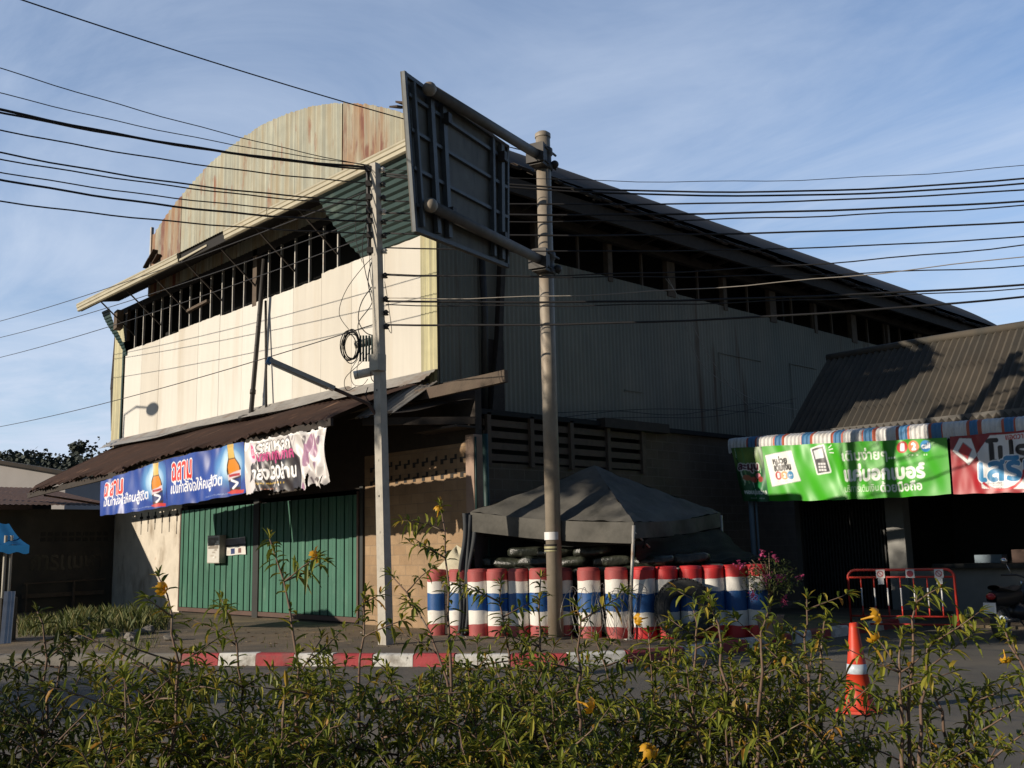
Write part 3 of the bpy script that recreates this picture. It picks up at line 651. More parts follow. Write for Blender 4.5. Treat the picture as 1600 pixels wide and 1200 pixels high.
# drain pipes down the front
p0 = onY(413,405,-.22); p1 = onY(392,648,-.3)
b = MB(); b.tube([p0, p0.lerp(p1,.5), p1, p1+V((-.1,-.12,-.05)), p1+V((-.25,-.16,-.08))],.058,10); b.tube([p0.lerp(p1,.84),p0.lerp(p1,.87)],.072,10); b.build('front_downpipe', M['blacksteel'], WH)
p0 = onY(415,470,-.12); p1 = onY(416,648,-.2); b = MB(); b.tube([p0,p1],.03,8); b.build('front_downpipe', M['blacksteel'], WH)
recent = None

# ------------------------------------------------------------------ low house on the left, gabled house behind, stall
LH = thing('low_house', 'low dark walled house with rusty lean-to roof beside the warehouse', 'house', (-17.5,-4,.15))
b = MB(); b.box((-15.6,-11,.1),(-15.45,-.05,3.05)); b.box((-21,-11,.1),(-15.6,-10.85,3.05)); b.box((-21,-10.85,.1),(-20.85,-.05,3.6)); b.build('wall', M['oldwall'], LH)
b = MB(); b.grid(lambda u,v: (-14.85-6.4*u,-11.2+11.0*v,3.14+.9*u+.012*math.sin(v*460)), 3, 300, smooth=False); b.box((-14.93,-11.2,3.0),(-14.87,-2.6,3.13)); b.build('roof', M['rustroof'], LH)
for i in range(10):
    for j in range(2): b = MB(); y = -2.15+i*.2; b.box((-15.45,y,2.12+j*.16),(-15.435,y+.13,2.23+j*.16)); b.build('vent_block', M['paint'], LH)
b = MB(); b.bar((-15.3,-2.6,.95),(-15.3,-.3,1.0),.04); b.bar((-15.3,-1.2,.15),(-15.3,-1.2,1.0),.05); b.bar((-15.3,-2.5,.15),(-15.3,-2.5,.95),.05); b.bar((-15.35,-2.6,.6),(-15.35,-.3,.62),.03,.12); b.build('rail', M['wood'], LH)
# faded hand-painted marks on the wall
g = Sheet(2.2,.55,'6a6052',.01); g.text('ภารเ', .05,.05,.95,.42,'17130f',1); g.text('เมษา', 1.1,.08,.95,.36,'17130f',1)
gm = (np.abs(g.a-np.array(lin('17130f'))).sum(-1) < .02); g.keep = gm
gb = g.build('painted_writing', lambda u,v: np.stack([np.full_like(u,-15.444), -2.45+u, 1.25+v], -1), LH, step=1)
GH = thing('gabled_house', 'grey walled house with shallow dark gable roof behind the low house', 'house', tuple(at(40,880,46).xy)+(0,))
p = [at(-200,700,50), at(-20,718,47), at(103,737,44), at(103,790,44)]
b = MB(); a0 = at(-260,738,49); a1 = at(103,741,44); rp_ = at(-70,712,47.5); dep = V((-9,9,0))
b.add([(a0.x,a0.y,0),(a1.x,a1.y,0),tuple(a1),tuple(rp_),tuple(a0)]+[tuple(V(q)+dep) for q in [(a0.x,a0.y,0),(a1.x,a1.y,0),tuple(a1),tuple(rp_),tuple(a0)]],[(0,1,2,3,4),(9,8,7,6,5),(1,6,7,2),(0,4,9,5)])
b.build('wall', M['greywall'], GH)
b = MB(); o = V((.25,-.25,.12))
for e0, e1 in ((a1+(a1-rp_)*.05, rp_),(rp_, a0)):
    b.add([e0+o, e1+o, e1+dep+V((0,0,.12)), e0+dep+V((0,0,.12)), e0+o-V((0,0,.14)), e1+o-V((0,0,.14))],[(0,1,2,3),(0,4,5,1)])
b.build('roof', M['roofm'], GH)
s0 = at(-14,985,21.5); ST = thing('market_stall', 'small stall with blue cloth canopy and pale posts at the low house', 'stall', (s0.x,s0.y,.15))
qa = at(46,852,20.6); qb = at(14,818,21.9); qc = at(-110,852,22.2); qd = at(-100,815,23.4)
b = MB(); b.grid(lambda u,v: (V(qa).lerp(qc,u)).lerp(V(qb).lerp(qd,u),v)-V((0,0,.06*math.sin(math.pi*v)+.015*math.sin(u*30))), 24, 8); b.grid(lambda u,v: V(qa).lerp(qc,u)-V((0,0,.14*v+.02*math.sin(u*40)*v)), 40, 2); b.build('canopy', M['bluecloth'], ST)
for px in (8,17): p = at(px,862,21.2); b = MB(); b.tube([(p.x,p.y,.15),(p.x,p.y,p.z+.3)],.03,8); b.build('post', M['boxgrey'], ST)
p = at(-30,925,21.4); b = MB(); b.obox((p.x,p.y,.55),RT*.55,(V((0,0,1)).cross(RT))*.3,(0,0,.40)); b.build('counter', M['oldwall'], ST)
for k,(px,dx) in enumerate(((4,-.05),(10,0),(15,.05))):
    p = at(px,985,20.6); q2 = at(px+6,924,20.9); b = MB(); b.bar((p.x,p.y,.15),tuple(q2),.07,.012); 
    o = tag(recentre(b.build('metal_strip', M['silver'])), ('shiny metal strip leaning on the stall, the outermost of three','shiny metal strip leaning on the stall, between two others','shiny metal strip leaning on the stall, nearest the low house wall')[k], 'metal strip', 'metal strips leaning on the stall')

# ------------------------------------------------------------------ shop house on the right
SH = thing('shop_house', 'single storey shop with brown corrugated roof and striped scalloped awning', 'shop', (7.5,9,0))
XL, XR = 2.3, 15.0
b = MB(); b.box((XL,8.9,0),(XL+.12,13.2,4.2)); b.box((XR-.1,8.9,0),(XR,13.2,4.2)); b.box((XL,13.1,0),(XR,13.25,4.2)); b.box((XL+.12,8.9,3.0),(XR-.1,9.05,4.2)); b.build('wall', M['shopwall'], SH)
b = MB(); b.box((XL+.12,9.05,2.95),(XR-.1,13.1,3.0)); b.box((5.1,11.0,0),(XR-.1,11.05,2.95)); b.build('ceiling', M['inner'], SH)
b = MB(); pt = .16; nu = int((XR+.3-XL)/pt*4)
def rf2(u, v): x = XL-.1+(XR+.4-XL)*u; return (x, 8.55+2.65*v, 3.80+2.50*v+.045*math.sin(u*nu*math.pi/2)+.03*math.sin(v*math.pi)*math.sin(x*.7))
b.grid(rf2, nu, 8, smooth=False)
for k in range(1,3): 
    def rf3(u, v, k=k): p = rf2(u, (k+v*.012)/3); return (p[0],p[1]-.01,p[2]+.02)
    b.grid(rf3, nu, 1, smooth=False)
b.add([(XL-.1,11.2,6.28),(XR+.3,11.2,6.28),(XR+.3,13.8,3.9),(XL-.1,13.8,3.9)],[(0,1,2,3)]); b.add([(XL,8.9,4.1),(XL,13.3,4.1),(XL,11.2,6.22)],[(0,1,2)])
rr_ = b.build('roof', M['rooffib'], SH)
b = MB(); b.tube([(XL-.12,11.2,6.31),(5,11.2,6.33),(9,11.2,6.30),(XR+.3,11.2,6.33)],.10,8); b.build('ridge_cap', M['rooffib'], rr_)
b = MB(); b.box((XL+.15,8.92,0),(4.55,8.96,.12))
for i in range(30): x = XL+.2+i*.078; b.box((x,8.90,.05),(x+.03,8.95,2.95))
for i in range(8):
    for k in range(29): x = XL+.2+k*.078; b.bar((x,8.93,.3+i*.33),(x+.078,8.93,.3+i*.33+(.16 if k%2 else -.16)),.012)
b.build('folding_gate', M['gate'], SH)
b = MB(); b.box((XL+.14,9.0,0),(4.6,9.03,2.95)); b.build('gate_backing', M['inner'], SH)
b = MB(); b.box((4.6,8.75,0),(5.0,9.06,3.0)); b.build('pillar', M['shopwhite'], SH)
b = MB(); b.box((5.0,8.85,0),(XR-.1,9.0,1.02)); b.build('low_wall', M['shopwhite'], SH)
b = MB(); b.box((5.6,8.6,1.03),(XR-.1,9.05,1.12)); b.build('counter_top', M['tin'], SH)
b = MB()
for i in range(9): b.box((6.2+i*.75,9.3,1.12),(6.75+i*.75,9.6,1.12+.16+.10*((i*7)%3)), i%3)
b.build('goods_shelf', [M['bluepost'], M['browns'], M['shopwall']], SH)
b = MB(); b.box((1.9,6.9,0),(14.9,12,.05)); b.build('floor_slab', M['pave'], SH)
# striped awning with a scalloped edge
stripe = []; x = 1.85
pat = [('w',.42),('r',.05),('b',.17),('r',.05)]
while x < 15.2:
    for k, w in pat: stripe.append((x, x+w*rnd.uniform(.85,1.2), k)); x = stripe[-1][1]
b = MB(); mi = dict(w=0,b=1,r=2)
prof = [(7.0,-.30),(6.985,-.16),(7.0,-.05),(7.05,.0),(7.2,.03),(7.6,.05),(8.75,.08)]
def awz(x): return 3.98-.030*(x-1.8)
x = 1.85; step = .02; cols = []
while x < 15.0: cols.append(x); x += step
def aws(x, j):
    y, dz = prof[j]; w = .020*math.sin(x*2*math.pi/.095)
    if j == 0: dz -= .045*abs(math.sin(x*math.pi/.14))
    return (x, y-w*(1 if j < 4 else .2), awz(x)+dz+w*(.3 if j < 4 else 1)+.02*math.sin(x*1.1)*(j < 4))
vs = [aws(x, j) for x in cols for j in range(len(prof))]; np_ = len(prof); si = 0
fs = []; ms_ = []
for i in range(len(cols)-1):
    xm = cols[i]+.01
    while si < len(stripe)-1 and xm > stripe[si][1]: si += 1
    for j in range(np_-1): fs.append((i*np_+j,(i+1)*np_+j,(i+1)*np_+j+1,i*np_+j+1)); ms_.append(mi[stripe[si][2]])
o = len(b.v); b.v += vs; b.f += fs; b.m += ms_; b.sm += [True]*len(fs)
sa = b.build('awning', [M['awnw'],M['awnb'],M['awnr']], SH)
b = MB()
for x in (2.3, 8.6, 14.6): b.box((x-.03,7.05,3.4),(x+.03,8.9,3.5))
b.bar((1.9,7.06,3.62),(14.9,7.06,3.28),.04); b.build('awning_frame', M['gate'], sa)
for x in (2.28, 9.4): b = MB(); b.tube([(x,7.12,.05),(x,7.12,3.6)],.06,10); b.tube([(x+.12,7.14,.05),(x+.12,7.14,3.6)],.025,8); b.build('awning_post', M['bluepost'], SH)
# ------------------------------------------------------------------ printed banners
def bottle(s, x, y, h, kx=1.9):
    k = h; X_ = s.X; s.X = x+(s.X-x)/kx; m_ = s.mask; s.mask = lambda pts: m_([(x+(a-x)*kx, b) for a, b in pts])
    s.glow(x-.08*k, y+.62*k, .44*k, .50*k, '7fc9f5', .9); s.glow(x-.06*k, y+.6*k, .26*k, .34*k, 'e8fbff', .7)
    body = [(-.13,.08),(.13,.08),(.145,.14),(.145,.50),(.12,.60),(.07,.72),(.055,.86),(.06,.98),(-.06,.98),(-.055,.86),(-.07,.72),(-.12,.60),(-.145,.50),(-.145,.14)]
    s.poly([(x+a*k, y+c*k) for a, c in body], '3a2412')
    s.poly([(x+a*k*.86, y+c*k) for a, c in ((-.14,.42),(.14,.42),(.13,.56),(.07,.70),(-.07,.70),(-.13,.56))], 'e08a1e')
    s.poly([(x+a*k, y+c*k) for a, c in ((-.06,.72),(.06,.72),(.05,.97),(-.05,.97))], 'd9b45a')
    s.rect(x-.06*k, y+.93*k, x+.06*k, y+1.0*k, 'caa54c')
    s.poly([(x+a*k, y+c*k) for a, c in ((-.145,.30),(.145,.36),(.145,.47),(-.145,.41))], 'd8c9cf'); s.rect(x-.12*k, y+.36*k, x+.12*k, y+.41*k, 'b23a44')
    s.poly([(x+a*k, y+c*k) for a, c in ((-.145,.14),(.145,.14),(.145,.33),(-.145,.27))], '1b2f6b')
    s.line([(x-.08*k,y+.29*k),(x+.05*k,y+.22*k),(x-.06*k,y+.13*k)], .045*k, 'f4f4f6')
    s.poly([(x+a*k, y+c*k) for a, c in ((-.2,.07),(-.05,.10),(.22,.06),(.2,.0),(-.1,.02))], 'c63a2e')
    s.X = X_; s.mask = m_
def blue_banner():
    s = Sheet(3.66, .98, '1f3c8e'); 
    s.glow(1.2,.5,2.6,.9,'274a9f',1)
    bottle(s, 3.18, .02, .95)
    s.text('ฉลาม', .24, .50, 1.10, .34, 'd8321f', bold=3, edge='f6f2ee', ew=4, shear=.16)
    s.text('เป็นกำลังใจให้คนสู้ชีวิต', .22, .17, 2.46, .31, 'f2f2f4', bold=1, shear=.12)
    s.fine(1.9,.055,.95,.03,'9fb0d8'); s.rect(0,0,3.66,.012,'18306f')
    return s
bl = [onY(160,806,-2.60), onY(262,791,-2.60), onY(384,770,-2.60), onY(517,766,-2.60)]
bt = [onY(157,752,-2.60), onY(258,718,-2.60), onY(381,690,-2.60), onY(509,664,-2.60)]
BL = [('blue printed banner of a bottle, at the outer end of the awning','blue banner'),('blue printed banner of a bottle, between its twin and the torn white banner','blue banner')]
for i in (0, 1):
    s = blue_banner(); e = .03
    p = [bl[i], bl[i+1], bt[i], bt[i+1]]; p = [V(q) for q in p]
    if i == 1: p[0] += V((.04,-.02,0)); p[2] += V((.04,-.02,0))
    else: p[0] += V((0,-.06,.0))
    o = s.build('banner', hung(*p, s.W, s.H, seed=4+i, amp=.03, sag=.02)); recentre(o); tag(o, BL[i][0], 'banner', 'blue banners on the awning')
# torn white and purple banner
s = Sheet(3.30, 1.08, 'cfc9c4'); r4 = random.Random(5); r4n = np.random.RandomState(5)
s.poly([(.1,0),(2.25,0),(2.25,.62),(1.9,.80),(.5,.72),(.25,.5)], '2a2223')
for _ in range(26):
    x = r4.uniform(0,3.2); y = r4.uniform(0,1); a = r4.uniform(-.6,.6)+1.57; L = r4.uniform(.2,.7); w = r4.uniform(.01,.05)
    s.line([(x,y),(x+L*math.cos(a),y+L*math.sin(a))], w, r4.choice(['efeae6','b7b0ae','d9d2d0','8f8789','5b4d55']))
for _ in range(16):
    x = r4.uniform(2.3,3.2); y = r4.uniform(0,.9); s.ell(x,y,r4.uniform(.03,.16),r4.uniform(.05,.2), r4.choice(['6b2f5c','8d4a79','c9a9bd','3b2a33','e8e4e2','efe9e6']), .8)
s.ell(.42,.82,.16,.19,'e7c4d0'); s.ell(.42,.84,.12,.13,'d1467c'); s.text('แจก',.33,.77,.18,.13,'f7eef2',0)
s.text('รวยแหลก', .60, .78, 1.30, .19, 'f5f1ee', bold=2, edge='1d1718', ew=3, shear=.05)
s.text('แจกทุกภาค', .62, .585, 1.36, .20, 'c2437e', bold=2, edge='3a1a2c', ew=2, shear=.05)
s.text('ทอง30ล้าน', .36, .30, 1.66, .28, 'f6f4f2', bold=2, edge='191415', ew=3, shear=.04)
s.fine(.5,.20,1.1,.05,'d8b13a',16); s.fine(.75,.10,.6,.04,'cf8a6a',10)
s.poly([(.0,1.08),(.0,.9),(.12,.86),(.3,1.02),(.9,1.01),(1.7,1.04),(2.4,1.0),(3.3,1.02),(3.3,1.08)], 'efece8')
s.poly([(.02,0),(.3,0),(.55,.32),(.4,.40),(.12,.22)], 'd8d0cf')
U = s.X; Vv = s.Y
edge_b = .03+.05*np.abs(np.sin(U*5.3))+.03*np.abs(np.sin(U*17))+.06*(np.sin(U*2.2)>.75); s.keep &= Vv > edge_b*(.4+U/3.3)
s.keep &= ~((U > 2.5)&(U < 2.58)&(Vv < .22+.1*np.sin(U*40))); s.keep &= ~((U > 2.95)&(Vv < .18+.08*np.sin(U*21))&(U < 3.05))
s.keep &= Vv < 1.06-.03*np.abs(np.sin(U*8))
p = [bl[2]+V((.03,0,-.06)), bl[3], bt[2], bt[3]]
base3 = hung(*p, s.W, s.H, seed=9, amp=.05, sag=.02)
def torn(u, v):
    P = base3(u, v); f = np.clip((u-2.3)/1.0, 0, 1)*(1-v/1.08*.5)
    P[...,1] -= f*(.05*np.sin(u*13+v*4)+.03*np.sin(u*23-v*7)); P[...,0] -= f*.06*(1-v/1.08); P[...,2] += f*.02*np.sin(u*17)
    return P
o = s.build('banner', torn); recentre(o); tag(o, 'torn white and purple printed banner hanging ragged from the warehouse awning', 'banner')
# shop banners
YB = 6.88
def Bq(a, b, c, d): return [onY(*q, YB) for q in (a, b, c, d)]
s = Sheet(4.15, 1.12, '359c17'); 
s.glow(1.2,.5,2.6,1.0,'47b522',1.2); s.glow(3.3,.6,1.6,.9,'40ad1e',1.2)
s.poly([(.14,.30),(.86,.40),(.72,1.0),(.06,.92)], 'e9e9e4', edge='9aa29a', ew=2)
s.text('หน่วย', .24,.74,.34,.14,'2b2b2b',2,rot=.05); s.text('เติมเงิน', .26,.60,.40,.14,'2b2b2b',2,rot=.05)
for x, c in ((.34,'b22a24'),(.48,'d98f3d'),(.62,'3f86b5')): s.ell(x,.51,.085,.085,c)
s.text('1', .315,.47,.04,.08,'ffffff',1); s.text('2', .455,.47,.05,.08,'ffffff',1); s.fine(.58,.49,.09,.04,'ffffff',4); s.fine(.3,.38,.3,.03,'8a8f8a',10)
s.poly([(1.30,.52),(1.58,.56),(1.50,1.06),(1.22,1.0)], '4d4d50', edge='f2f2ee', ew=5); s.poly([(1.29,.80),(1.50,.83),(1.47,1.01),(1.26,.97)], 'd8dce0')
for i in range(3):
    for j in range(3): s.rect(1.335+j*.065,.57+i*.06,1.385+j*.065,.605+i*.06,'e8e8e8')
s.line([(1.62,.98),(1.72,1.0)],.018,'f2f2ee'); s.line([(1.62,1.02),(1.70,1.07)],.018,'f2f2ee'); s.line([(1.63,.93),(1.72,.92)],.018,'f2f2ee')
s.text('เติมง่ายๆ...', 1.92,.70,1.16,.28,'eaf7e2',1)
s.text('แค่บอกเบอร์', 1.92,.36,1.72,.31,'f5fbf0',3)
s.text('บริการเติมเงิน', 1.88,.145,.78,.13,'dff2d5',0); s.text('ด้วยมือถือ', 2.70,.12,.86,.20,'f2faee',1)
for x, c in ((3.22,'c22a2a'),(3.46,'dd7a4a'),(3.72,'2f86c0')): s.ell(x,.965,.115,.115,c)
s.text('1',3.185,.90,.06,.13,'ffffff',2); s.text('2',3.425,.90,.08,.13,'ffffff',2); s.text('call',3.63,.92,.18,.10,'ffffff',1); s.fine(3.36,.78,.4,.04,'d7efc9',8)
q = Bq((1203,783),(1486,772),(1190,697),(1480,683)); o = s.build('banner', hung(*q, s.W, s.H, seed=21, amp=.035, sag=.03)); recentre(o)
tag(o, 'bright green printed banner with a phone and white slogan under the striped awning', 'banner')
s = Sheet(.66, 1.15, '14502a'); r5 = random.Random(8)
s.glow(.3,.95,.45,.4,'8fae56',1); s.glow(.45,.3,.4,.4,'1f7a44',1)
for _ in range(16):
    x = r5.uniform(0,.66); y = r5.uniform(.1,1.1); a = r5.uniform(1.2,1.9); L = r5.uniform(.1,.45); s.line([(x,y),(x+L*math.cos(a),y+L*math.sin(a))], r5.uniform(.008,.025), r5.choice(['cfe0c4','2f8a4c','0d3a1d','a9c9a0','6ea35f']))
for x, y, c in ((.22,.50,'a8603a'),(.34,.46,'c0573f'),(.46,.54,'d58a94'),(.52,.47,'8d3b33')): s.ell(x,y,.07,.06,c)
s.text('ละมุน', .06,.62,.42,.17,'5b2233',2,edge='e9e3df',ew=3,shear=.2); s.text('หอมนุ่มชวน', .10,.13,.5,.13,'eef4ea',1); s.fine(.2,.06,.36,.03,'d5e4d0',10)
q = Bq((1162,783),(1203,783),(1142,700),(1190,697)); o = s.build('banner', hung(*q, s.W, s.H, seed=31, amp=.04, sag=.01, tight=3)); recentre(o)
tag(o, 'narrow crumpled dark green printed banner at the end of the shop awning', 'banner')
s = Sheet(3.9, 1.16, '8e1420'); s.glow(.5,.2,1.2,.8,'a81c28',1)
s.poly([(.70,.10),(3.7,.02),(3.7,1.12),(.95,1.10),(.62,.78),(.42,.62),(.12,.84),(.30,1.06),(.5,1.02),(.66,.62)], 'e8e6e4'); s.poly([(.06,.86),(.42,.56),(.62,.74),(.50,1.08),(.24,1.1)], 'e8e6e4', edge='5a0c14', ew=2)
s.poly([(.20,.84),(.40,.68),(.50,.86),(.32,1.0)], 'c01f2a', edge='8a8a8a', ew=3)
s.text('โปร', .86,.58,.92,.44,'26252a',4); s.text('เสริม', .66,.24,1.35,.44,'3f8fc0',4,edge='ffffff',ew=3); s.text('แอดวานซ์',1.28,1.0,.6,.11,'c23a32',1)
s.line([(1.15+.5*math.cos(t/10*math.pi), .40+.34*math.sin(t/10*math.pi)) for t in range(12,21)], .05, 'c5262e')
for i in range(3): s.fine(.70,.18-.045*i,.5,.028,'777777',14)
q = Bq((1490,772),(1770,760),(1484,682),(1768,656)); o = s.build('banner', hung(*q, s.W, s.H, seed=41, amp=.03, sag=.02)); recentre(o)
tag(o, 'dark red printed banner with a big white patch and blue lettering under the awning', 'banner')
# notices stuck on the door
def notice(label, a, b, c, d, paint, y=-.1, w=.5, h=1.0, depth=.0):
    s = Sheet(w, h, 'd9d6cf', .01); paint(s); P = [onY(*q, y) for q in (a, b, c, d)]
    o = s.build('notice', hung(*P, w, h, seed=3, amp=.006, sag=0)); recentre(o); tag(o, label, 'notice'); return o
def pa(s):
    rr = random.Random(2); s.rect(.04,.52,.46,.95,'8a8278')
    for _ in range(18): s.rect(*(lambda x,y: (x,y,x+rr.uniform(.03,.2),y+rr.uniform(.02,.08)))(rr.uniform(.02,.4),rr.uniform(.05,.9)), rr.choice(['b9b2a6','777068','e9e6df','a39b90']))
def pb(s):
    s.rect(.0,.5,.8,.62,'35343a'); s.rect(.02,.62,.78,.96,'77747a'); s.rect(.2,.08,.36,.4,'33406f'); s.rect(.5,.1,.62,.38,'7b5a55'); s.rect(.05,.1,.16,.3,'c9c2b8')
nb = thing('notice_box', 'weathered white meter box with papers on the green door', 'notice box', tuple(onY(338,878,-.1)))
p = onY(327,880,-.2); q2 = onY(347,836,-.2); b = MB(); b.box((p.x,-.26,p.z),(q2.x,-.09,q2.z)); b.build('box', M['boxgrey'], nb)
s = Sheet(.5, 1.0, 'cfccc4', .01); pa(s); P = [V((p.x+.01,-.265,p.z+.02)),V((q2.x-.01,-.265,p.z+.02)),V((p.x+.01,-.265,q2.z-.02)),V((q2.x-.01,-.265,q2.z-.02))]; s.build('paper', hung(*P,.5,1.0,seed=2,amp=.002,sag=0), nb)
notice('white paper notices pasted on the green door beside the box', (353,868),(384,866),(353,842),(383,838), pb, -.095, .8, 1.0)

# ------------------------------------------------------------------ utility pole
up0 = onZ(603,1007,.15); UPX = V((up0.x, up0.y, .12)); upt = at(586,256,math.hypot(up0.x-CAM.x, up0.y-CAM.y)+.05)
PO = thing('utility_pole', 'pale square concrete utility pole hung with cables beside the kerb', 'utility pole', tuple(UPX))
yv = V((-.55,-.84,0)); xv = V((.985,.17,0)).normalized(); yv = V((xv.y,-xv.x,0))
b = MB(); vs = []
for c, hw in ((UPX,.088),(V(upt),.064)):
    for i, j in ((-1,-1),(-1,1),(1,1),(1,-1)): vs.append(c+xv*hw*i+yv*hw*j)
b.add(vs, [(3,2,1,0),(4,5,6,7),(0,1,5,4),(1,2,6,5),(2,3,7,6),(3,0,4,7)]); 
b.build('shaft', M['concrete'], PO)
def pole_at(y, off=0.0):                   # point on the pole's axis that shows at picture height y
    t = (1007-y)/(1007-256); return UPX.lerp(V(upt), t)+RT*off
for i in range(13):
    p = pole_at(300+i*54)+yv*(.0665+.0225*i/12); b = MB(); b.obox(p, xv*.010, yv*.004, V((0,0,.016))); b.build('bolt_hole', M['boxgrey'] if i % 3 else M['tin'], PO)
ys = (265,290,312,335,352,375,400,440,478,500,522)
b = MB()
for y in ys[:7]: p = pole_at(y,-.12); b.obox(p, RT*.05, V((RT.y,-RT.x,0))*.05, V((0,0,.05)))
b.bar(pole_at(258,-.13), pole_at(408,-.13), .04, .05); b.build('insulator_rack', M['blacksteel'], PO)
for y in ys: b = MB(); p = pole_at(y,.13); b.lathe(p-V((0,0,.05)),[(.0,0),(.05,0),(.03,.03),(.055,.05),(.03,.08),(.0,.1)],10); b.build('insulator', M['porcelain'] if y in (265,335,400) else M['blacksteel'], PO)
for (px,py,l,r_,m_) in ((574,582,.46,.075,'porcelain'),(572,535,.40,.07,'boxgrey')):
    p = at(px,py,17.0); b = MB(); d_ = (RT*1.0+V((0,0,.22))).normalized(); b.tube([p-d_*l/2, p+d_*l/2], r_, 12); b.build('splice_case', M[m_], PO)
p = pole_at(582,.06)-yv*0; b = MB(); b.obox(p+yv*.13, xv*.10, yv*.10, V((0,0,.14))); b.build('junction_box', M['boxgrey'], PO)
p = pole_at(560,-.22); b = MB(); 
for k in range(5): b.bar(p+RT*(.05*k-.1)+V((0,0,.25)), p+RT*(.05*k-.1)-V((0,0,.2)), .025)
b.build('cable_bracket', M['teal'], PO)
# looped slack cable, tangles and drops on the pole
CO = thing('cable_coil', 'round coil of slack black cable hung on the utility pole', 'cable coil', tuple(at(549,560,16.9)))
b = MB(); r6 = random.Random(14); cc = at(549,541,16.9)
for k in range(7):
    rx = .15+r6.uniform(-.03,.03); rz = .25+r6.uniform(-.05,.04); c = cc+RT*r6.uniform(-.03,.03)+V((0,0,r6.uniform(-.04,.04)))
    b.tube([c+RT*rx*math.cos(a)+V((0,0,rz*math.sin(a)))-FW*(.02*k) for a in [i*2*math.pi/28 for i in range(29)]], .009, 5, caps=False)
b.build('loop', M['cable'], CO)
def squiggle(name, pts, r, m, d0=16.95):
    P = [at(x,y,d0-.02*i%.3) for i,(x,y) in enumerate(pts)]; out = []
    for i in range(len(P)-1):                     # Catmull-Rom
        a=P[max(i-1,0)];b_=P[i];c=P[i+1];d=P[min(i+2,len(P)-1)]
        for t in range(8):
            t/=8; out.append(.5*((2*b_)+(c-a)*t+(2*a-5*b_+4*c-d)*t*t+(3*b_-a-3*c+d)*t**3))
    out.append(P[-1]); b=MB(); b.tube(out,r,5); return b
TL = []
tang = [([(588,330),(572,350),(566,390),(572,430),(582,470),(560,505),(564,530)],.008),([(590,395),(565,420),(540,455),(530,490),(545,515)],.006),([(585,300),(560,310),(556,370),(566,410)],.006),
        ([(588,440),(566,470),(560,500),(572,520),(590,525)],.009),([(592,520),(570,560),(540,590),(542,610),(556,604)],.006),([(560,560),(548,580),(552,600),(566,602),(575,592)],.005),([(566,550),(558,575),(560,592)],.005),
        ([(575,605),(572,620),(584,632),(597,620),(600,590)],.008),([(590,600),(580,590),(582,560),(590,545)],.008),([(580,410),(575,440),(583,480),(584,510)],.010),([(600,500),(612,520),(606,470),(601,440)],.006),([(584,300),(580,360),(578,420),(586,470)],.006)]
TG = thing('cable_tangle', 'tangle of thin looping cables around the upper utility pole', 'cable tangle', tuple(pole_at(500)))
for pts, r_ in tang: squiggle('l', pts, r_, 'cable').build('loop', M['cable'], TG)

# tube lamp on the pole
l0 = pole_at(652,-.02); l1 = at(421,563,16.4); TLP = thing('tube_lamp', 'long tube street lamp on an arm angled out from the utility pole', 'street lamp', tuple(l0))
b = MB(); m0 = l0.lerp(l1,.42); b.tube([l0+V((0,0,-.42)),l0+V((0,0,-.1))-RT*.06,l0.lerp(m0,.25),m0],.032,8); b.build('arm', M['browns'], TLP)
b = MB(); dd = (l1-m0).normalized(); sd_ = dd.cross(V((0,0,1))).normalized(); up_ = sd_.cross(dd)
b.obox((m0+l1)/2, dd*((l1-m0).length/2), sd_*.075, up_*.035); b.build('housing', M['steel'], TLP)
b = MB(); b.tube([m0+dd*.1-up_*.045, l1-dd*.08-up_*.045], .022, 8); b.build('tube', M['porcelain'], TLP)
b = MB(); b.obox(l1-up_*.01, dd*.04, sd_*.07, up_*.055); b.build('end_cap', M['awnb'], TLP)

# street lamp whose shadow falls on the boards (stands outside the frame)
sp = V((-13.05,0,5.84))+SUN*9.5; fp = V((sp.x-2.2, sp.y-.3, .15))
SL = thing('street_lamp', 'tall grey street lamp with a curved arm beside the road', 'street lamp', tuple(fp))
b = MB(); b.tube([fp, fp+V((0,0,6.5)), V((fp.x+.1,fp.y,sp.z+.15)), V((sp.x-1.2,sp.y-.15,sp.z+.25)), sp+V((-.3,0,.08))], [.09,.07,.05,.035,.03], 10); b.build('post', M['galv'], SL)
b = MB(); b.ball(sp, .34, 14, 8, 0, (1.25,.6,.55)); b.build('lamp_head', M['boxgrey'], SL)

# ------------------------------------------------------------------ road sign seen from behind
dS = 17.0
sb = V((*at(869,1000,dS).xy,.15)); stp = at(848,214,dS+.05); ax = (stp-sb).normalized()
RS = thing('road_sign', 'big cantilever road sign seen from behind on a thick grey pole', 'road sign', tuple(sb))
b = MB(); b.tube([sb, stp], .13, 24); b.lathe(stp,[(.142,-.02),(.142,.05),(.09,.09),(.0,.10)],24,ax); b.build('pole', M['galv'], RS)
b = MB(); b.lathe(sb,[(.30,0),(.30,.03),(.16,.03)],20); b.build('base_plate', M['blacksteel'], RS)
b = MB(); b.lathe(at(863,837,dS)-ax*.0+V((0,0,-.07)),[(.135,0),(.135,.13)],24,ax); b.build('white_sticker', M['whitepl'], RS)
pst = at(863,856,dS); b = MB(); b.lathe(pst+V((0,0,-.06)),[(.1345,0,0),(.1345,.025,1),(.1345,.05,0),(.1345,.085,1),(.1345,.12,0)],24,ax); b.build('yellow_sticker', [M['yellowsheet'],M['paint']], RS)
hd = (at(840,243,dS)-at(670,139,13.75)); hd = V((-.34,.94,0)).normalized()   # along the arms, towards the pole
nb_ = V((.94,.34,0)).normalized()                      # back of the sign faces this way
def onplane(x, y, P0, n): r = ray(x, y); return CAM + r*((V(P0)-CAM).dot(n)/r.dot(n))
ap0 = sb+nb_*.0
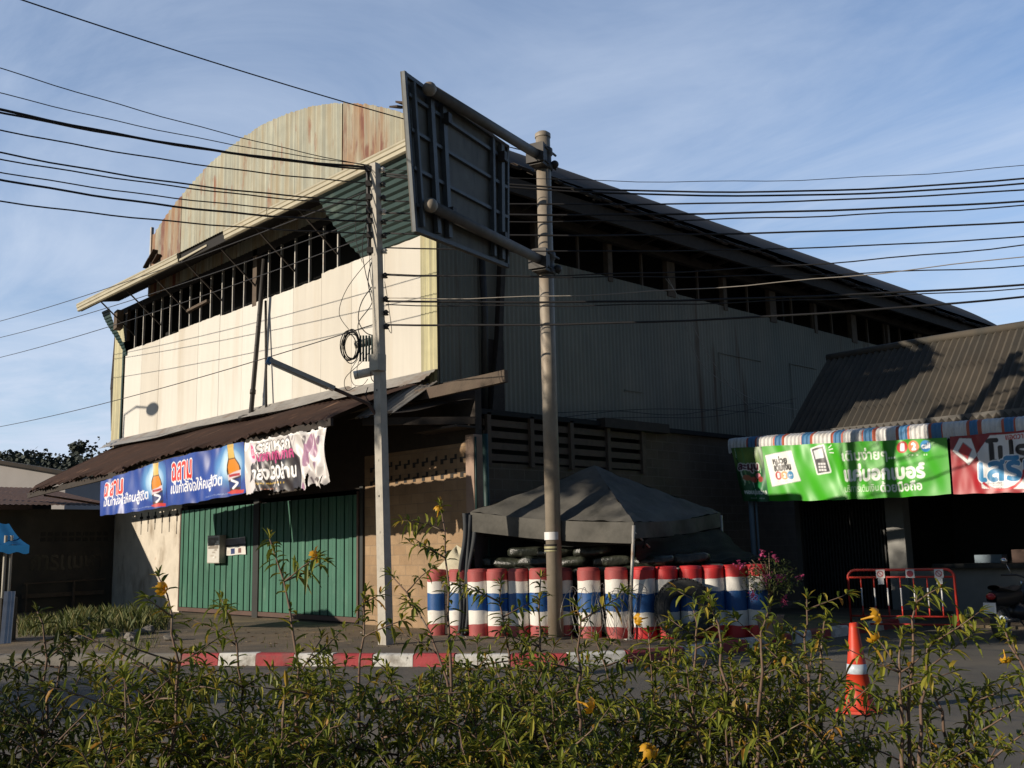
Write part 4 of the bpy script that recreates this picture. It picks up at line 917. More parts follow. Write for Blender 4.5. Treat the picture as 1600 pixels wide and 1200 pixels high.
up_c = onplane(842,243,sb+nb_*.0,nb_); lo_c = onplane(842,405,sb,nb_)
tipU = onplane(671,139,sb+nb_*.0,nb_); tipL = onplane(673,321,sb,nb_)
for c_, tp in ((up_c,tipU),(lo_c,tipL)):
    d_ = (c_-tp).normalized(); a = MB(); a.tube([tp, c_+d_*.25], .085, 16); ar = a.build('arm', M['armsteel'], RS)
    a = MB(); a.ball(tp, .105, 14, 10); a.build('end_ball', M['galv'], ar)
    a = MB(); k = sb+ax*((c_.z-sb.z)/ax.z)
    a.lathe(k-ax*.22,[(.145,0),(.17,.02),(.17,.09),(.145,.11),(.145,.28),(.17,.30),(.17,.40),(.145,.42)],20,ax)
    a.obox(k-hd*.22, hd*.10, nb_*.13, V((0,0,.2))); a.obox(k-hd*.34, hd*.03, nb_*.17, V((0,0,.17)))
    for zz in (-.13,.13):
        for sx in (-1,1): a.tube([k+V((0,0,zz))+nb_*.13*sx-hd*.32, k+V((0,0,zz))+nb_*.13*sx+hd*.26], .022, 6)
    a.ball(k+RT*.2-V((0,0,.1)), .075, 10, 8); a.build('clamp', M['blacksteel'], RS)
pn = -nb_*.17
def PL(x, y, off=0): return onplane(x, y, sb+pn+nb_*off, nb_)
tl, bl_, br_, tr_ = PL(628,111), PL(646,362), PL(792,419), PL(792,228)
b = MB(); th = nb_*-.03
vs = [tl,bl_,br_,tr_]+[q+th for q in (tl,bl_,br_,tr_)]
b.add(vs,[(0,1,2,3),(7,6,5,4),(0,4,5,1),(1,5,6,2),(2,6,7,3),(3,7,4,0)]); pa_ = b.build('panel', M['signback'], RS)
def lerp2(u, v, o=0): return (tl.lerp(tr_,u)).lerp(bl_.lerp(br_,u),v)+nb_*o
b = MB()
for v in (.015,.985): b.bar(lerp2(0,v,.02),lerp2(1,v,.02),.06,.05,up=nb_)
for u in (.008,.992): b.bar(lerp2(u,0,.02),lerp2(u,1,.02),.06,.05,up=nb_)
b.build('edge_frame', M['signframe'], pa_)
for v in (.14,.36,.60,.83): b = MB(); b.bar(lerp2(.02,v,.03),lerp2(.98,v,.03),.05,.06,up=nb_); b.build('stiffener', M['signframe'], pa_)
for u, w in ((.055,.05),(.20,.10),(.31,.10),(.80,.07),(.90,.10)): b = MB(); b.bar(lerp2(u,.05,.06),lerp2(u,.96,.06),w,.07,up=nb_); b.build('upright', M['signframe'], pa_)
for u in (.31,.88):
    for v in (.16,.80): b = MB(); b.obox(lerp2(u,v,.12), hd*.05, nb_*.06, V((0,0,.08))); b.build('pipe_bracket', M['blacksteel'], RS)

# ------------------------------------------------------------------ overhead cables
def cable(pts, r, label, group, name='power_cable', m='cable', sag=.0, n=26, wob=0.0):
    P = [V(p) for p in pts]; out = []
    if len(P) == 2:
        a, c = P
        for i in range(n+1):
            t = i/n; q = a.lerp(c, t); q.z -= sag*4*t*(1-t)-wob*math.sin(t*37+r*900); out.append(q)
    else:
        for i in range(len(P)-1):
            a=P[max(i-1,0)];b_=P[i];c=P[i+1];d=P[min(i+2,len(P)-1)]
            for t in range(10): t/=10; out.append(.5*((2*b_)+(c-a)*t+(2*a-5*b_+4*c-d)*t*t+(3*b_-a-3*c+d)*t**3))
        out.append(P[-1])
    b = MB(); b.tube(out, r, 6); o = b.build(name, M[m]); recentre(o); return tag(o, label, 'cable', group)
def edge_point(p, x, y, ext=1.35):          # level line from p to the pixel's ray: pick the point on the ray at p's height
    r = ray(x, y); q = CAM+r*((p.z-CAM.z)/r.z); return p.lerp(q, ext) if ext else q
ordn = ['first','second','third','fourth','fifth','sixth','seventh','eighth','ninth','tenth','eleventh','twelfth','thirteenth','fourteenth']
GA = 'overhead cables running over the rusty gable'
left = [(260,0,93,.007),(258,0,130,.007),(262,0,154,.021),(266,0,163,.016),(288,0,188,.011),(318,0,221,.013),(326,0,236,.011),(340,0,254,.010),(352,0,263,.017),(372,0,302,.012)]
for i, (y1, x0, y0, r_) in enumerate(left):
    p = pole_at(y1, -.12); q = edge_point(p, x0, y0); 
    cable((p, q), r_, f'{"thick" if r_>.015 else "thin" if r_<.008 else "black"} cable over the rusty gable, {ordn[i]} from the top at the photo edge', GA, sag=.16+.03*(i%3), wob=.006)
GB = 'low cables crossing the warehouse front'
for i, (y1, x0, y0, d1) in enumerate(((300,0,495,34),(345,0,521,36),(375,0,552,36),(520,0,660,36))):
    p = pole_at(y1,-.1); r = at(x0,y0,d1); cable((p, p.lerp(r,1.25)), .009, f'thin cable across the cream boards and pale sky, {ordn[i]} from the top', GB, sag=.22, n=30)
q = onplane(800,221,sb,nb_); top = edge_point(q, 80, 0); cable((stp-V((0,0,.35)), top), .009, 'single thin cable from the road sign pole up past the gable', 'cables of the road sign', sag=.15)
GC = 'overhead cables running off past the shop roof'
right = [(264,1600,231,.006,.45),(272,1600,248,.012,.5),(276,1600,256,.014,.5),(318,1600,281,.014,.25),(338,1600,302,.013,.2),(350,1600,309,.010,.2),(372,1600,334,.016,.2),(395,1600,354,.009,.25),(440,1600,362,.009,.30),(478,1600,378,.008,.30),(438,1600,403,.008,.2),(482,1600,432,.016,.2),(488,1600,437,.010,.2),(520,1600,446,.013,.25)]
for i, (y1, x0, y0, r_, sg) in enumerate(right):
    p = pole_at(y1,.13); q = edge_point(p, x0, y0, 1.3)
    r_ *= 1.0+.35*((i*5)%3)/2
    cable((p, q), r_, f'{"thick" if r_>.0168 else "thin" if r_<.0119 else "black"} cable off past the shop roof, {ordn[i]} down from the pole top', GC, sag=sg, wob=.012 if r_ < .0119 else .004, m='cablep' if i == 9 else 'cable')
GD = 'slack cables strung along the warehouse side'
def sw(pts, X=.45): return [onX(x,y,X) for x,y in pts]
for i, (pts, m_) in enumerate((([(1040,435),(1062,470),(1090,560),(1150,610),(1200,632),(1245,640)],'cablep'),([(1044,435),(1068,480),(1110,560),(1165,630),(1210,650)],'cablep'),([(870,645),(960,642),(1060,648),(1160,632),(1240,630)],'cable'),([(880,656),(1000,652),(1120,650),(1245,622)],'cable'),([(880,652),(990,640),(1100,640),(1200,646)],'cable'))):
    cable(sw(pts), .008, ['pale cable drooping down the dark side wall, the upper of two','pale cable drooping down the dark side wall, the lower of two','black cable along the foot of the side sheeting, topmost','black cable along the foot of the side sheeting, lowest','black cable along the foot of the side sheeting, the shorter one'][i], GD, name='slack_cable', m=m_)
# ------------------------------------------------------------------ tent, sandbags, bollards
A = at(735,800,18.0); B_ = at(990,816,16.4); C_ = at(1126,801,19.6); D_ = A+C_-B_; D_.z = 2.3; PK = at(928,725,18.2)
if D_.y < 0: pass
TN = thing('canopy_tent', 'grey peaked canopy tent shading the sandbags behind the bollards', 'tent', ((A.x+C_.x)/2,(A.y+C_.y)/2,.15))
def facet(b, P, Q, n=30):
    vs = []; idx = {}
    for i in range(n+1):
        for j in range(n+1-i):
            u, v = i/n, j/n; w = 1-u-v; p = PK*u+P*v+Q*w; s_ = .06*(u*(1-u))*4*.7+.05*math.sin(math.pi*v/(v+w+1e-6))*(1-u)
            p = p-V((0,0,s_))+V((0,0,.016*math.sin(9*v+5*u)+.010*math.sin(23*u-7*w)+.007*math.sin(41*v+13*u)*(1-u)+.006*math.sin(57*w-9*v))); idx[i,j] = len(vs); vs.append(p)
    fs = []
    for i in range(n):
        for j in range(n-i):
            fs.append((idx[i,j],idx[i+1,j],idx[i,j+1]))
            if j < n-i-1: fs.append((idx[i+1,j],idx[i+1,j+1],idx[i,j+1]))
    b.add(vs, fs, 0, True)
b = MB()
for P, Q in ((A,B_),(B_,C_),(C_,D_),(D_,A)): facet(b, P, Q)
tc_ = b.build('canopy', M['tent'], TN)
b = MB()
def val(P, Q, h):
    nn = (Q-P).cross(V((0,0,1))).normalized()
    b.grid(lambda u,v: P.lerp(Q,u)-V((0,0,h*v+.05*math.sin(math.pi*u)*(1 if v == 0 else .9)))+nn*(.03*math.sin(u*22)*v), 60, 4)
val(A,B_,.34); val(B_,C_,.26); val(C_,D_,.26); b.build('valance', M['tent'], TN)
for P, r_ in ((A,.035),(B_,.028),(C_,.028),(D_,.028)):
    foot = V((P.x,P.y,.15))
    if P is A: foot = V((*at(722,990,17.9).xy,.15))
    if P is B_: foot = V((*at(983,985,16.6).xy,.15))
    b = MB(); b.tube([foot,P-V((0,0,.05))],r_,8); b.lathe(foot,[(.09,0),(.09,.01),(.03,.012)],12); b.build('leg', M['steel'] if P is not A else M['tentdark'], TN)
    if P is B_:
        b = MB(); q = at(1015,855,16.9); b.tube([P-V((0,0,.15)),q],.014,6); b.build('brace', M['steel'], TN)
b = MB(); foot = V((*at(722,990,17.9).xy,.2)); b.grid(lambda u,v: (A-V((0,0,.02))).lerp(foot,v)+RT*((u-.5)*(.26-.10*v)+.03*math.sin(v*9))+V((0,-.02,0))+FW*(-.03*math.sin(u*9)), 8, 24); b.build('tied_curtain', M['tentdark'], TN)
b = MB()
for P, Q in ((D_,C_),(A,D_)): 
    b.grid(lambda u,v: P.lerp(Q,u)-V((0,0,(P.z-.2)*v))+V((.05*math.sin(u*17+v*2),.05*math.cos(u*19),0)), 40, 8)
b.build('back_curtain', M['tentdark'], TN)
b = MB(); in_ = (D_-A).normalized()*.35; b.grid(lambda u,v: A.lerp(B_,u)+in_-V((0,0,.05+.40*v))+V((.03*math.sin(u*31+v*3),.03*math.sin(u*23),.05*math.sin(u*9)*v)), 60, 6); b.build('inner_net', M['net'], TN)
# net hung from the tent towards the shop
b = MB(); n0 = C_-V((0,0,.30)); n1 = at(1205,872,19.3); n2 = V((*at(1000,880,17.4).xy, 1.25)); n3 = B_-V((0,0,.30))
def netf(u, v):
    p = (n3.lerp(n0,u)).lerp(n2.lerp(n1,u),v); p.z -= .16*math.sin(math.pi*v)*(.5+.5*u)+.018*math.sin(u*26+v*5)+.012*math.sin(v*31); return p+V((.02*math.sin(v*13+u*6),.02*math.sin(u*31),0))
b.grid(netf, 40, 24); b.grid(lambda u,v: V(netf(u,1))-V((0,0,v*(netf(u,1)[2]-.9)))+V((.04*math.sin(u*40),.04*math.sin(u*33+v*4),0)), 60, 6)
o = b.build('shade_net', M['net']); recentre(o); tag(o, 'dark shade net draped from the tent over the bollard row', 'net')
# bollards
def bpos(x):
    if x < 1010: y = 994+(x-672)*(6.5/338)
    else: y = 1000.5-(x-1010)*.022
    d = math.hypot(*(onZ(x,y,.15)-CAM).xy); return at(x,y,d)
xs = [685,717,750,780,813,846,879,922,966,1009,1046,1083,1118,1152,1186]
lab = ['first','second','third','fourth','fifth','sixth','seventh','eighth','ninth','tenth','eleventh','twelfth','thirteenth','fourteenth','fifteenth']
def make_bollard(bright, seed):
    r = .193; h = 1.14; rr = random.Random(seed); q = lambda: rr.uniform(-.014,.014)
    z = [.0,.19+q(),.42+q(),.73+q(),.94+q(),h]
    pr = [(r*.98,0,0),(r,z[1],1),(r,z[2],2),(r,z[3],1),(r,z[4],0),(r,h-.05,0),(r*1.0,h-.045,0),(r*.93,h-.04,0),(r*.93,h-.012,0),(r*.86,h,0),(0,h+.01,0)]
    b = MB(); n = 32; ph = [rr.uniform(0,6.28) for _ in range(8)]; vs = []; ms = []
    rows = []
    for k in range(len(pr)-1):                     # subdivide each band so the paint edges can wander and the drum can be dented
        m = 3 if pr[k+1][1]-pr[k][1] > .1 else 1
        for j in range(m): t = j/m; rows.append((pr[k][0]*(1-t)+pr[k+1][0]*t, pr[k][1]*(1-t)+pr[k+1][1]*t, pr[k][2], j == 0 and 0 < k < 5))
    rows.append((0,h+.01,0,False)); dents = [(rr.uniform(0,6.28), rr.uniform(.1,1.0), rr.uniform(.006,.016)) for _ in range(5)]
    for (r_,z_,m_,edge) in rows:
        for k in range(n):
            a = 2*math.pi*k/n; dz = .006*math.sin(2*a+ph[0]+z_*7)+.004*math.sin(5*a+ph[1]+z_*9) if edge else 0
            q = r_+.003*math.sin(2*a+ph[2]); 
            for da, zd, de in dents: q -= de*math.exp(-((math.remainder(a-da,6.2832))**2/.12+(z_-zd)**2/.015)) if r_ > .1 else 0
            vs.append((q*math.cos(a),q*math.sin(a),z_+dz))
    b.v = vs
    for i in range(len(rows)-1):
        for k in range(n): b.f.append([i*n+k,i*n+(k+1)%n,(i+1)*n+(k+1)%n,(i+1)*n+k]); b.m.append(rows[i][2]); b.sm.append(True)
    return b.build('bollard', [M['rredb'] if bright else M['rred'],M['rwhite'],M['rblue']])
BPOS = []
for i, x in enumerate(xs):
    o = make_bollard(i >= 9, i); p = bpos(x); p = at(x,990,math.hypot(*(p-CAM).xy)+.35); BPOS.append(p)
    o.location = (p.x,p.y,.15); o.rotation_euler = (rnd.uniform(-.012,.012),rnd.uniform(-.012,.012),rnd.uniform(0,6))
    sfx = {0:', nearest that wall',6:', hidden by the sign pole',9:', beside the front tent leg',14:', nearest the shop'}.get(i,'')
    tag(o, f'flag striped bollard, {lab[i]} in the row from the block wall{"" if sfx=="" else sfx}', 'bollard', 'flag striped bollards in a row')
# sandbags stacked behind the bollards
def bagmesh(seed):
    rr = random.Random(seed); b = MB(); ph = [rr.uniform(0,6) for _ in range(6)]
    nu, nv = 18, 10; vs = []
    for j in range(nv+1):
        th = math.pi*j/nv
        for k in range(nu):
            a = 2*math.pi*k/nu; ct, st = math.cos(th), math.sin(th); e = .62
            sgn = lambda v: (abs(v)**e)*(1 if v >= 0 else -1)
            x = .36*sgn(ct); y = .20*sgn(st)*sgn(math.cos(a)); z = .098*sgn(st)*sgn(math.sin(a))
            w = 1+.07*math.sin(3*ct*3+ph[0])+.06*math.sin(2*a+ph[1]+ct*4)+.05*math.sin(5*a+ph[2])
            vs.append((x, y*w, z*w+.01*math.sin(x*14+ph[3])))
    b.add(vs,[(j*nu+k,j*nu+(k+1)%nu,(j+1)*nu+(k+1)%nu,(j+1)*nu+k) for j in range(nv) for k in range(nu)],0,True)
    return b
bags = [bagmesh(50+i).build('sandbag', M['sandbag']) for i in range(4)]
rowd = (BPOS[13]-BPOS[0]); rowd.z = 0; rowL = rowd.length; rowd.normalize(); rown = V((-rowd.y,rowd.x,0))
cnt = 0; r8 = random.Random(9)
for lay in range(9):
    nb2 = 8 if lay < 7 else (7 if lay < 8 else 5); 
    for k in range(nb2):
        s_ = .42+(lay%2)*.28+k*.66+r8.uniform(-.04,.04)
        if s_ > rowL: continue
        f_ = min(1, s_/rowL)*(len(BPOS)-3); i0 = int(f_); base = BPOS[min(i0,13)].lerp(BPOS[min(i0+1,14)], f_-i0)
        p = base+rown*(.42+r8.uniform(-.03,.05)); z = .15+.085+lay*.164+r8.uniform(-.01,.01)
        if lay == 8 and k in (1,): continue
        o = bags[cnt] if cnt < 4 else dup(bags[cnt % 4], (0,0,0))
        o.location = (p.x,p.y,z); o.rotation_euler = (r8.uniform(-.12,.12),r8.uniform(-.1,.1),math.atan2(rowd.y,rowd.x)+r8.uniform(-.16,.16)); cnt += 1
        tag(o, 'dark olive plastic sandbag in the stack behind the striped bollards', 'sandbag', 'sandbags stacked under the tent')
b = MB(); p = at(712,866,18.3)
def sackf(u, v):
    a = u*2*math.pi; r_ = .34*math.sin(math.pi*min(1,v*1.02+.02))**.6; return (p.x+r_*math.cos(a)*1.2+.06*math.sin(v*9), p.y+r_*.6*math.sin(a), .95+.72*v+.05*math.sin(a*3+v*8)-.25*max(0,math.cos(a-2.4))*v)
b.grid(sackf, 24, 14); o = b.build('sack', M['sack']); recentre(o); tag(o, 'crumpled cream sack on the stack by the block wall', 'sack')
b = MB(); 
for k in range(5): b.obox((p.x+.0,p.y,.25+k*.17),rowd*.45,rown*.22,V((0,0,.08)))
o = b.build('crate', M['darkwood']); recentre(o); tag(o, 'dark wooden crate under the cream sack, by the block wall', 'crate')
# tyre
tp = at(1070,962,16.6); fn = (V((CAM.x,CAM.y,0))-V((tp.x,tp.y,0))).normalized(); TY = thing('tyre', 'large worn grey tyre standing on edge before the bright bollards', 'tyre', (tp.x,tp.y,.15))
b = MB(); cz = .15+.47; tx = V((-fn.y,fn.x,0)); tdir = (fn+V((0,0,.12))).normalized()
prof = [(.24,-.09),(.30,-.115),(.40,-.12),(.45,-.10),(.47,-.05),(.475,0),(.47,.05),(.45,.10),(.40,.12),(.30,.115),(.24,.09),(.23,0),(.24,-.09)]
b.lathe((tp.x,tp.y,cz), [(r_,h) for r_,h in prof], 40, tdir); tw = b.build('casing', M['rubber'], TY)
b = MB(); ex = tdir.orthogonal().normalized(); ey = tdir.cross(ex)
for k in range(44):
    a = k*2*math.pi/44; rv = ex*math.cos(a)+ey*math.sin(a); tv = ex*-math.sin(a)+ey*math.cos(a); c = V((tp.x,tp.y,cz))
    for s_ in (-1,1): b.obox(c+rv*.468+tdir*.062*s_+tv*.012*s_, tv*.020, tdir*.052+tv*.014*s_, rv*.012)
b.build('tread', M['rubber'], tw)
b = MB()
for r_ in (.33,.405): b.lathe((tp.x,tp.y,cz),[(r_-.006,.116),(r_,.126),(r_+.006,.116)],40,tdir)
b.build('sidewall_ring', M['rubber'], tw)
# loose coil of fencing wire
cp = at(945,970,16.35); b = MB(); r9 = random.Random(4); sx_ = rowd
for k in range(13):
    c = V((cp.x,cp.y,.15+.46))+sx_*((k-6)*.10+r9.uniform(-.03,.03)); ra = .44+r9.uniform(-.08,.03); tl_ = r9.uniform(-.6,.6); n2 = (sx_+rown*tl_+V((0,0,r9.uniform(-.3,.3)))).normalized(); e1 = n2.orthogonal().normalized(); e2 = n2.cross(e1)
    pts = []
    for i in range(33):
        a = i/32*2*math.pi; q = c+(e1*math.cos(a)+e2*math.sin(a))*ra+sx_*(.10*i/32); q.z = max(.16, q.z); pts.append(q)
    b.tube(pts, .0045, 4, caps=False)
o = b.build('wire_coil', M['wire']); recentre(o); tag(o, 'loose springy coil of grey wire on the pavement by the sign pole', 'wire coil')
# flowering bush in a pot
fp = at(1204,985,16.9); FB = thing('flowering_bush', 'pink blossoming bush on a thin trunk at the end of the bollards', 'bush', (fp.x,fp.y,.15))
r10 = random.Random(6); b = MB(); b.lathe((fp.x,fp.y,.15),[(.15,0),(.22,.32),(.235,.34),(.2,.34),(.19,.28),(0,.28)],20); b.build('pot', M['column'], FB)
cc = at(1203,905,16.9)
b = MB(); b.tube([(fp.x,fp.y,.4),(fp.x+.01,fp.y,.8),(cc.x,cc.y,cc.z-.2)],[.03,.024,.02],7)
for k in range(12):
    d = V((r10.gauss(0,1),r10.gauss(0,1),r10.uniform(-.2,1))).normalized(); b.tube([(cc.x,cc.y,cc.z-.25),cc+d*.2,cc+d*.42],[.012,.009,.005],5)
b.build('trunk', M['bark'], FB)
b = MB()
def leafq(b, p, d, L, w, n=None, droop=.25):
    d = d.normalized(); s_ = d.cross(V((0,0,1)))
    if s_.length < .05: s_ = d.cross(V((1,0,0)))
    s_.normalize(); u = s_.cross(d)
    z_ = V((0,0,-droop*L)); m1 = p+d*L*.32+u*.03*L+z_*.08; m2 = p+d*L*.68+u*.02*L+z_*.42; t = p+d*L+z_
    f = u*(w*.3); a1 = s_*w*.46; a2 = s_*w*.42
    b.add([p, m1+a1+f, m2+a2+f, t, m2-a2+f, m1-a1+f, m1, m2],[(0,6,1),(1,6,7,2),(2,7,3),(0,5,6),(6,5,4,7),(7,4,3)])
for k in range(620):
    d = V((r10.gauss(0,1),r10.gauss(0,1),r10.gauss(.1,.75))).normalized(); p = cc+V((d.x*.52,d.y*.52,d.z*.36))*r10.uniform(.35,1.02); leafq(b, p, V((r10.gauss(0,1),r10.gauss(0,1),r10.gauss(0,.6))), r10.uniform(.05,.10), .028)
b.build('foliage', M['pinkleaf'], FB)
for k in range(15):
    d = V((r10.gauss(0,1),r10.gauss(0,1),r10.gauss(.0,.8))).normalized(); c = cc+V((d.x*.60,d.y*.60,d.z*.40))
    if k == 0: c = at(1156,884,16.7)
    if k == 1: c = at(1174,925,16.7)
    if k == 2: c = at(1210,871,16.8)
    b = MB()
    for j in range(16): q = c+V((r10.gauss(0,1),r10.gauss(0,1),r10.gauss(0,1)))*.035; leafq(b, q, V((r10.gauss(0,1),r10.gauss(0,1),r10.gauss(0,1))), .045, .04)
    b.build('blossom', M['pink'], FB)
# barrier
P0 = onZ(1331,985,.02); P1 = onZ(1499,988,.02); bd = (P1-P0); bd.z = 0; bw = bd.length; bd.normalize(); bn = V((bd.y,-bd.x,0)); H = 1.08
BR = thing('crowd_barrier', 'red tube crowd barrier with white striped bars before the shop', 'barrier', tuple((P0+P1)/2))
def bp(s, z): return P0+bd*s+V((0,0,z))
b = MB(); rad = .14; arcL = [bp(rad-rad*math.cos(a), H-rad+rad*math.sin(a)) for a in [i*math.pi/12 for i in range(7)]]; arcR = [bp(bw-rad+rad*math.sin(a), H-rad+rad*math.cos(a)) for a in [i*math.pi/12 for i in range(7)]]
b.tube([bp(0,.0)]+arcL+arcR+[bp(bw,.0)], .024, 10); b.build('frame', M['barred'], BR)
for z in (.12,.26,.95): b = MB(); b.tube([bp(.02,z),bp(bw-.02,z)],.018,8); b.build('rail', M['barred'], BR)
for s_ in (.0,bw): b = MB(); b.tube([bp(s_,.03)-bn*.3,bp(s_,.1),bp(s_,.03)+bn*.3],.022,8); b.build('foot', M['blacksteel'], BR)
for k in range(7):
    s_ = bw*(k+1)/8; b = MB(); 
    for z0,z1,m_ in ((.26,.44,0),(.44,.76,1),(.76,.95,0)): b.tube([bp(s_,z0),bp(s_,z1)],.0135,8,m_)
    b.build('bar', [M['barred'],M['barwhite']], BR)
for k,s_ in enumerate((.32,.60,.865)):
    s = Sheet(.15,.15,'e9e4df',.004); s.ell(.075,.075,.055,.055,'c23a3a'); s.ell(.075,.075,.04,.04,'ecdcd8' if k != 1 else 'a84a5a'); s.line([(.04,.11),(.11,.04)],.014,'b83a3a')
    c = bp(bw*s_,1.01)+bn*.03; s.build('sticker', lambda u,v,c=c: np.stack([c.x+bd.x*(u-.075)-0*u, c.y+bd.y*(u-.075), c.z-.075+v],-1), BR)
    if k != 1: b = MB(); b.obox(c-V((0,0,.13))-bn*.012, bd*.05, bn*.004, V((0,0,.055))); b.build('reflector', M['whitepl'], BR)
# cone
cp = onZ(1344,1112,.0); CN = thing('traffic_cone', 'dirty orange traffic cone with a pale band standing on the road', 'traffic cone', tuple(cp))
b = MB(); h = .84; ns = 28
def cr(z): return .145-.105*z/h
pr = [(cr(.03)+.03,.03,0),(cr(.05),.06,0)]+[(cr(z),z,0) for z in (.2,.36)]+[(cr(.36)+.003,.362,1),(cr(.455)+.003,.453,0),(cr(.455),.455,0),(cr(.62),.62,0),(cr(.78),.78,0),(cr(.84),.84,0),(.03,.845,0),(.028,.78,0)]
b.lathe(cp, pr, ns); b.build('cone_body', [M['cone'],M['coneband']], CN)
b = MB(); q = []
for k in range(8):
    a = math.pi/8+k*math.pi/4+.35; q.append((.235*math.cos(a),.235*math.sin(a)))
m_ = len(q); vs = [(cp.x+x,cp.y+y,.004) for x,y in q]+[(cp.x+x*.97,cp.y+y*.97,.03) for x,y in q]; b.add(vs,[list(range(m_))[::-1],list(range(m_,2*m_))]+[(i,(i+1)%m_,m_+(i+1)%m_,m_+i) for i in range(m_)]); b.build('base', M['cone'], CN)
# motorbike parked by the shop, seen from behind
mp_ = onZ(1566,1000,.0); MKd = (V((mp_.x,mp_.y,0))-V((CAM.x,CAM.y,0))).normalized(); MKd = (MKd+V((.45,.2,0))).normalized(); side = V((MKd.y,-MKd.x,0))
MK = thing('motorbike', 'dark motorbike with white number plate parked against the shop wall', 'motorbike', tuple(mp_))
def mk(f, s_, z): return mp_+MKd*f+side*s_+V((0,0,z))
for f in (.0,1.22):
    b = MB(); b.lathe(mk(f,0,.29),[(.20,-.03),(.25,-.045),(.285,-.03),(.295,0),(.285,.03),(.25,.045),(.20,.03),(.20,-.03)],28,side); w = b.build('tyre', M['rubber'], MK)
    b = MB(); b.lathe(mk(f,0,.29),[(.205,-.02),(.205,.02),(.19,.02),(.19,-.02),(.205,-.02)],24,side); b.lathe(mk(f,0,.29),[(.04,-.05),(.04,.05),(0,.05)],10,side)
    for k in range(8): a = k*math.pi/4; b.tube([mk(f,0,.29), mk(f+.19*math.cos(a),0,.29+.19*math.sin(a))],.006,4)
    b.build('rim', M['chrome'], w)
b = MB(); b.grid(lambda u,v: mk(-.22+.92*u, .115*math.cos(v*2*math.pi)*(.75+.3*math.sin(math.pi*u)), .66+.02*u+(.11+.05*math.sin(math.pi*u))*math.sin(v*2*math.pi)), 12, 14); b.ball(mk(.6,0,.42),.2,10,8,0,(1,1,.8)); b.ball(mk(1.0,0,.62),.2,10,8,0,(.7,.7,1.3)); b.build('body', M['blackplastic'], MK)
b = MB(); b.grid(lambda u,v: mk(-.12+.72*u, .13*math.cos(v*2*math.pi)*(.8+.25*math.sin(math.pi*u)), .80+.03*math.cos(u*5)+.045*math.sin(v*2*math.pi)), 12, 12); b.build('seat', M['tin'], MK)
b = MB(); b.tube([mk(1.22,.07,.29),mk(1.02,.07,.9)],.02,6); b.tube([mk(1.22,-.07,.29),mk(1.02,-.07,.9)],.02,6); b.build('fork', M['chrome'], MK)
b = MB(); b.tube([mk(.86,-.33,1.0),mk(.98,-.12,1.0),mk(1.0,0,.96),mk(.98,.12,1.0),mk(.86,.33,1.0)],.016,8); b.build('handlebar', M['blackplastic'], MK)
for s_ in (-1,1):
    b = MB(); b.tube([mk(.95,.18*s_,1.0),mk(.93,.26*s_,1.2)],.007,5); b.ball(mk(.92,.28*s_,1.24),.06,10,8,0,(1,1,.8)); b.build('mirror', M['chrome'], MK)
b = MB(); b.ball(mk(-.24,0,.70),.075,12,8,0,(1,1,.75)); b.build('tail_lamp', M['bikered'], MK)
b = MB(); b.obox(mk(-.31,0,.52), side*.10, MKd*.006, V((0,0,.085))); b.build('number_plate', M['whitepl'], MK)
b = MB(); b.grid(lambda u,v: mk(-.30*math.cos(u*1.4-.3), (v-.5)*.13, .30+.33*math.sin(u*1.4+.35)), 10, 4); b.build('mudguard', M['blackplastic'], MK)
b = MB(); b.tube([mk(.3,.15,.3),mk(-.1,.17,.33),mk(-.3,.17,.36)],[.03,.045,.05],10); b.build('exhaust', M['chrome'], MK)
b = MB(); b.tube([mk(.45,.1,.3),mk(.5,.28,.02)],.014,6); b.build('side_stand', M['blacksteel'], MK)
# weeds at the foot of the left wall
b = MB(); r11 = random.Random(12)
for k in range(2600):
    px = r11.uniform(30,262); d = r11.uniform(22.0,27.5); p = at(px,960,d); 
    if p.x < -15.2 or p.y > -.15: continue
    L = r11.uniform(.06,.34)*(1.25 if 100 < px < 240 else .8); a = r11.uniform(0,6.28); l = r11.uniform(.1,.6); w = r11.uniform(.008,.02); dx, dy = math.cos(a), math.sin(a)
    b.add([(p.x-dy*w,p.y+dx*w,.15),(p.x+dy*w,p.y-dx*w,.15),(p.x+dx*L*l*.4,p.y+dy*L*l*.4,.15+L*.65),(p.x+dx*L*l,p.y+dy*L*l,.15+L)],[(0,1,2),(1,3,2)])
for k in range(700):
    px = r11.choice([r11.uniform(150,250), r11.uniform(400,1000)]); y = 986+r11.random()*28; p = onZ(px,y,.15); L = r11.uniform(.03,.12); a = r11.uniform(0,6.28); dx, dy = math.cos(a), math.sin(a)
    if 400 < px and r11.random() < .6: continue
    b.add([(p.x-dy*.008,p.y+dx*.008,.15),(p.x+dy*.008,p.y-dx*.008,.15),(p.x+dx*L*.5,p.y+dy*L*.5,.15+L)],[(0,1,2)])
tag(b.build('weeds', M['grass']), 'low sunlit weeds along the foot of the plaster wall', 'weeds', kind='stuff')
b = MB(); r13 = random.Random(31)
for k in range(520):
    if k < 260: i = r13.randint(1,6); t = r13.random(); A0 = V((*KERB[i],0)); A1 = V((*KERB[i+1],0)); p = A0.lerp(A1,t)+V((r13.gauss(.15,.12),-abs(r13.gauss(.12,.12)),0)); z = .006
    else: p = onZ(r13.uniform(60,1000), r13.uniform(984,1012), .15); z = .156
    s_ = r13.uniform(.015,.05); a = r13.uniform(0,6.28); dx, dy = math.cos(a)*s_, math.sin(a)*s_
    b.add([(p.x-dx,p.y-dy,z),(p.x+dy*.4,p.y-dx*.4,z+s_*.4),(p.x+dx,p.y+dy,z+.004),(p.x-dy*.4,p.y+dx*.4,z+s_*.3)],[(0,1,2),(0,2,3)])
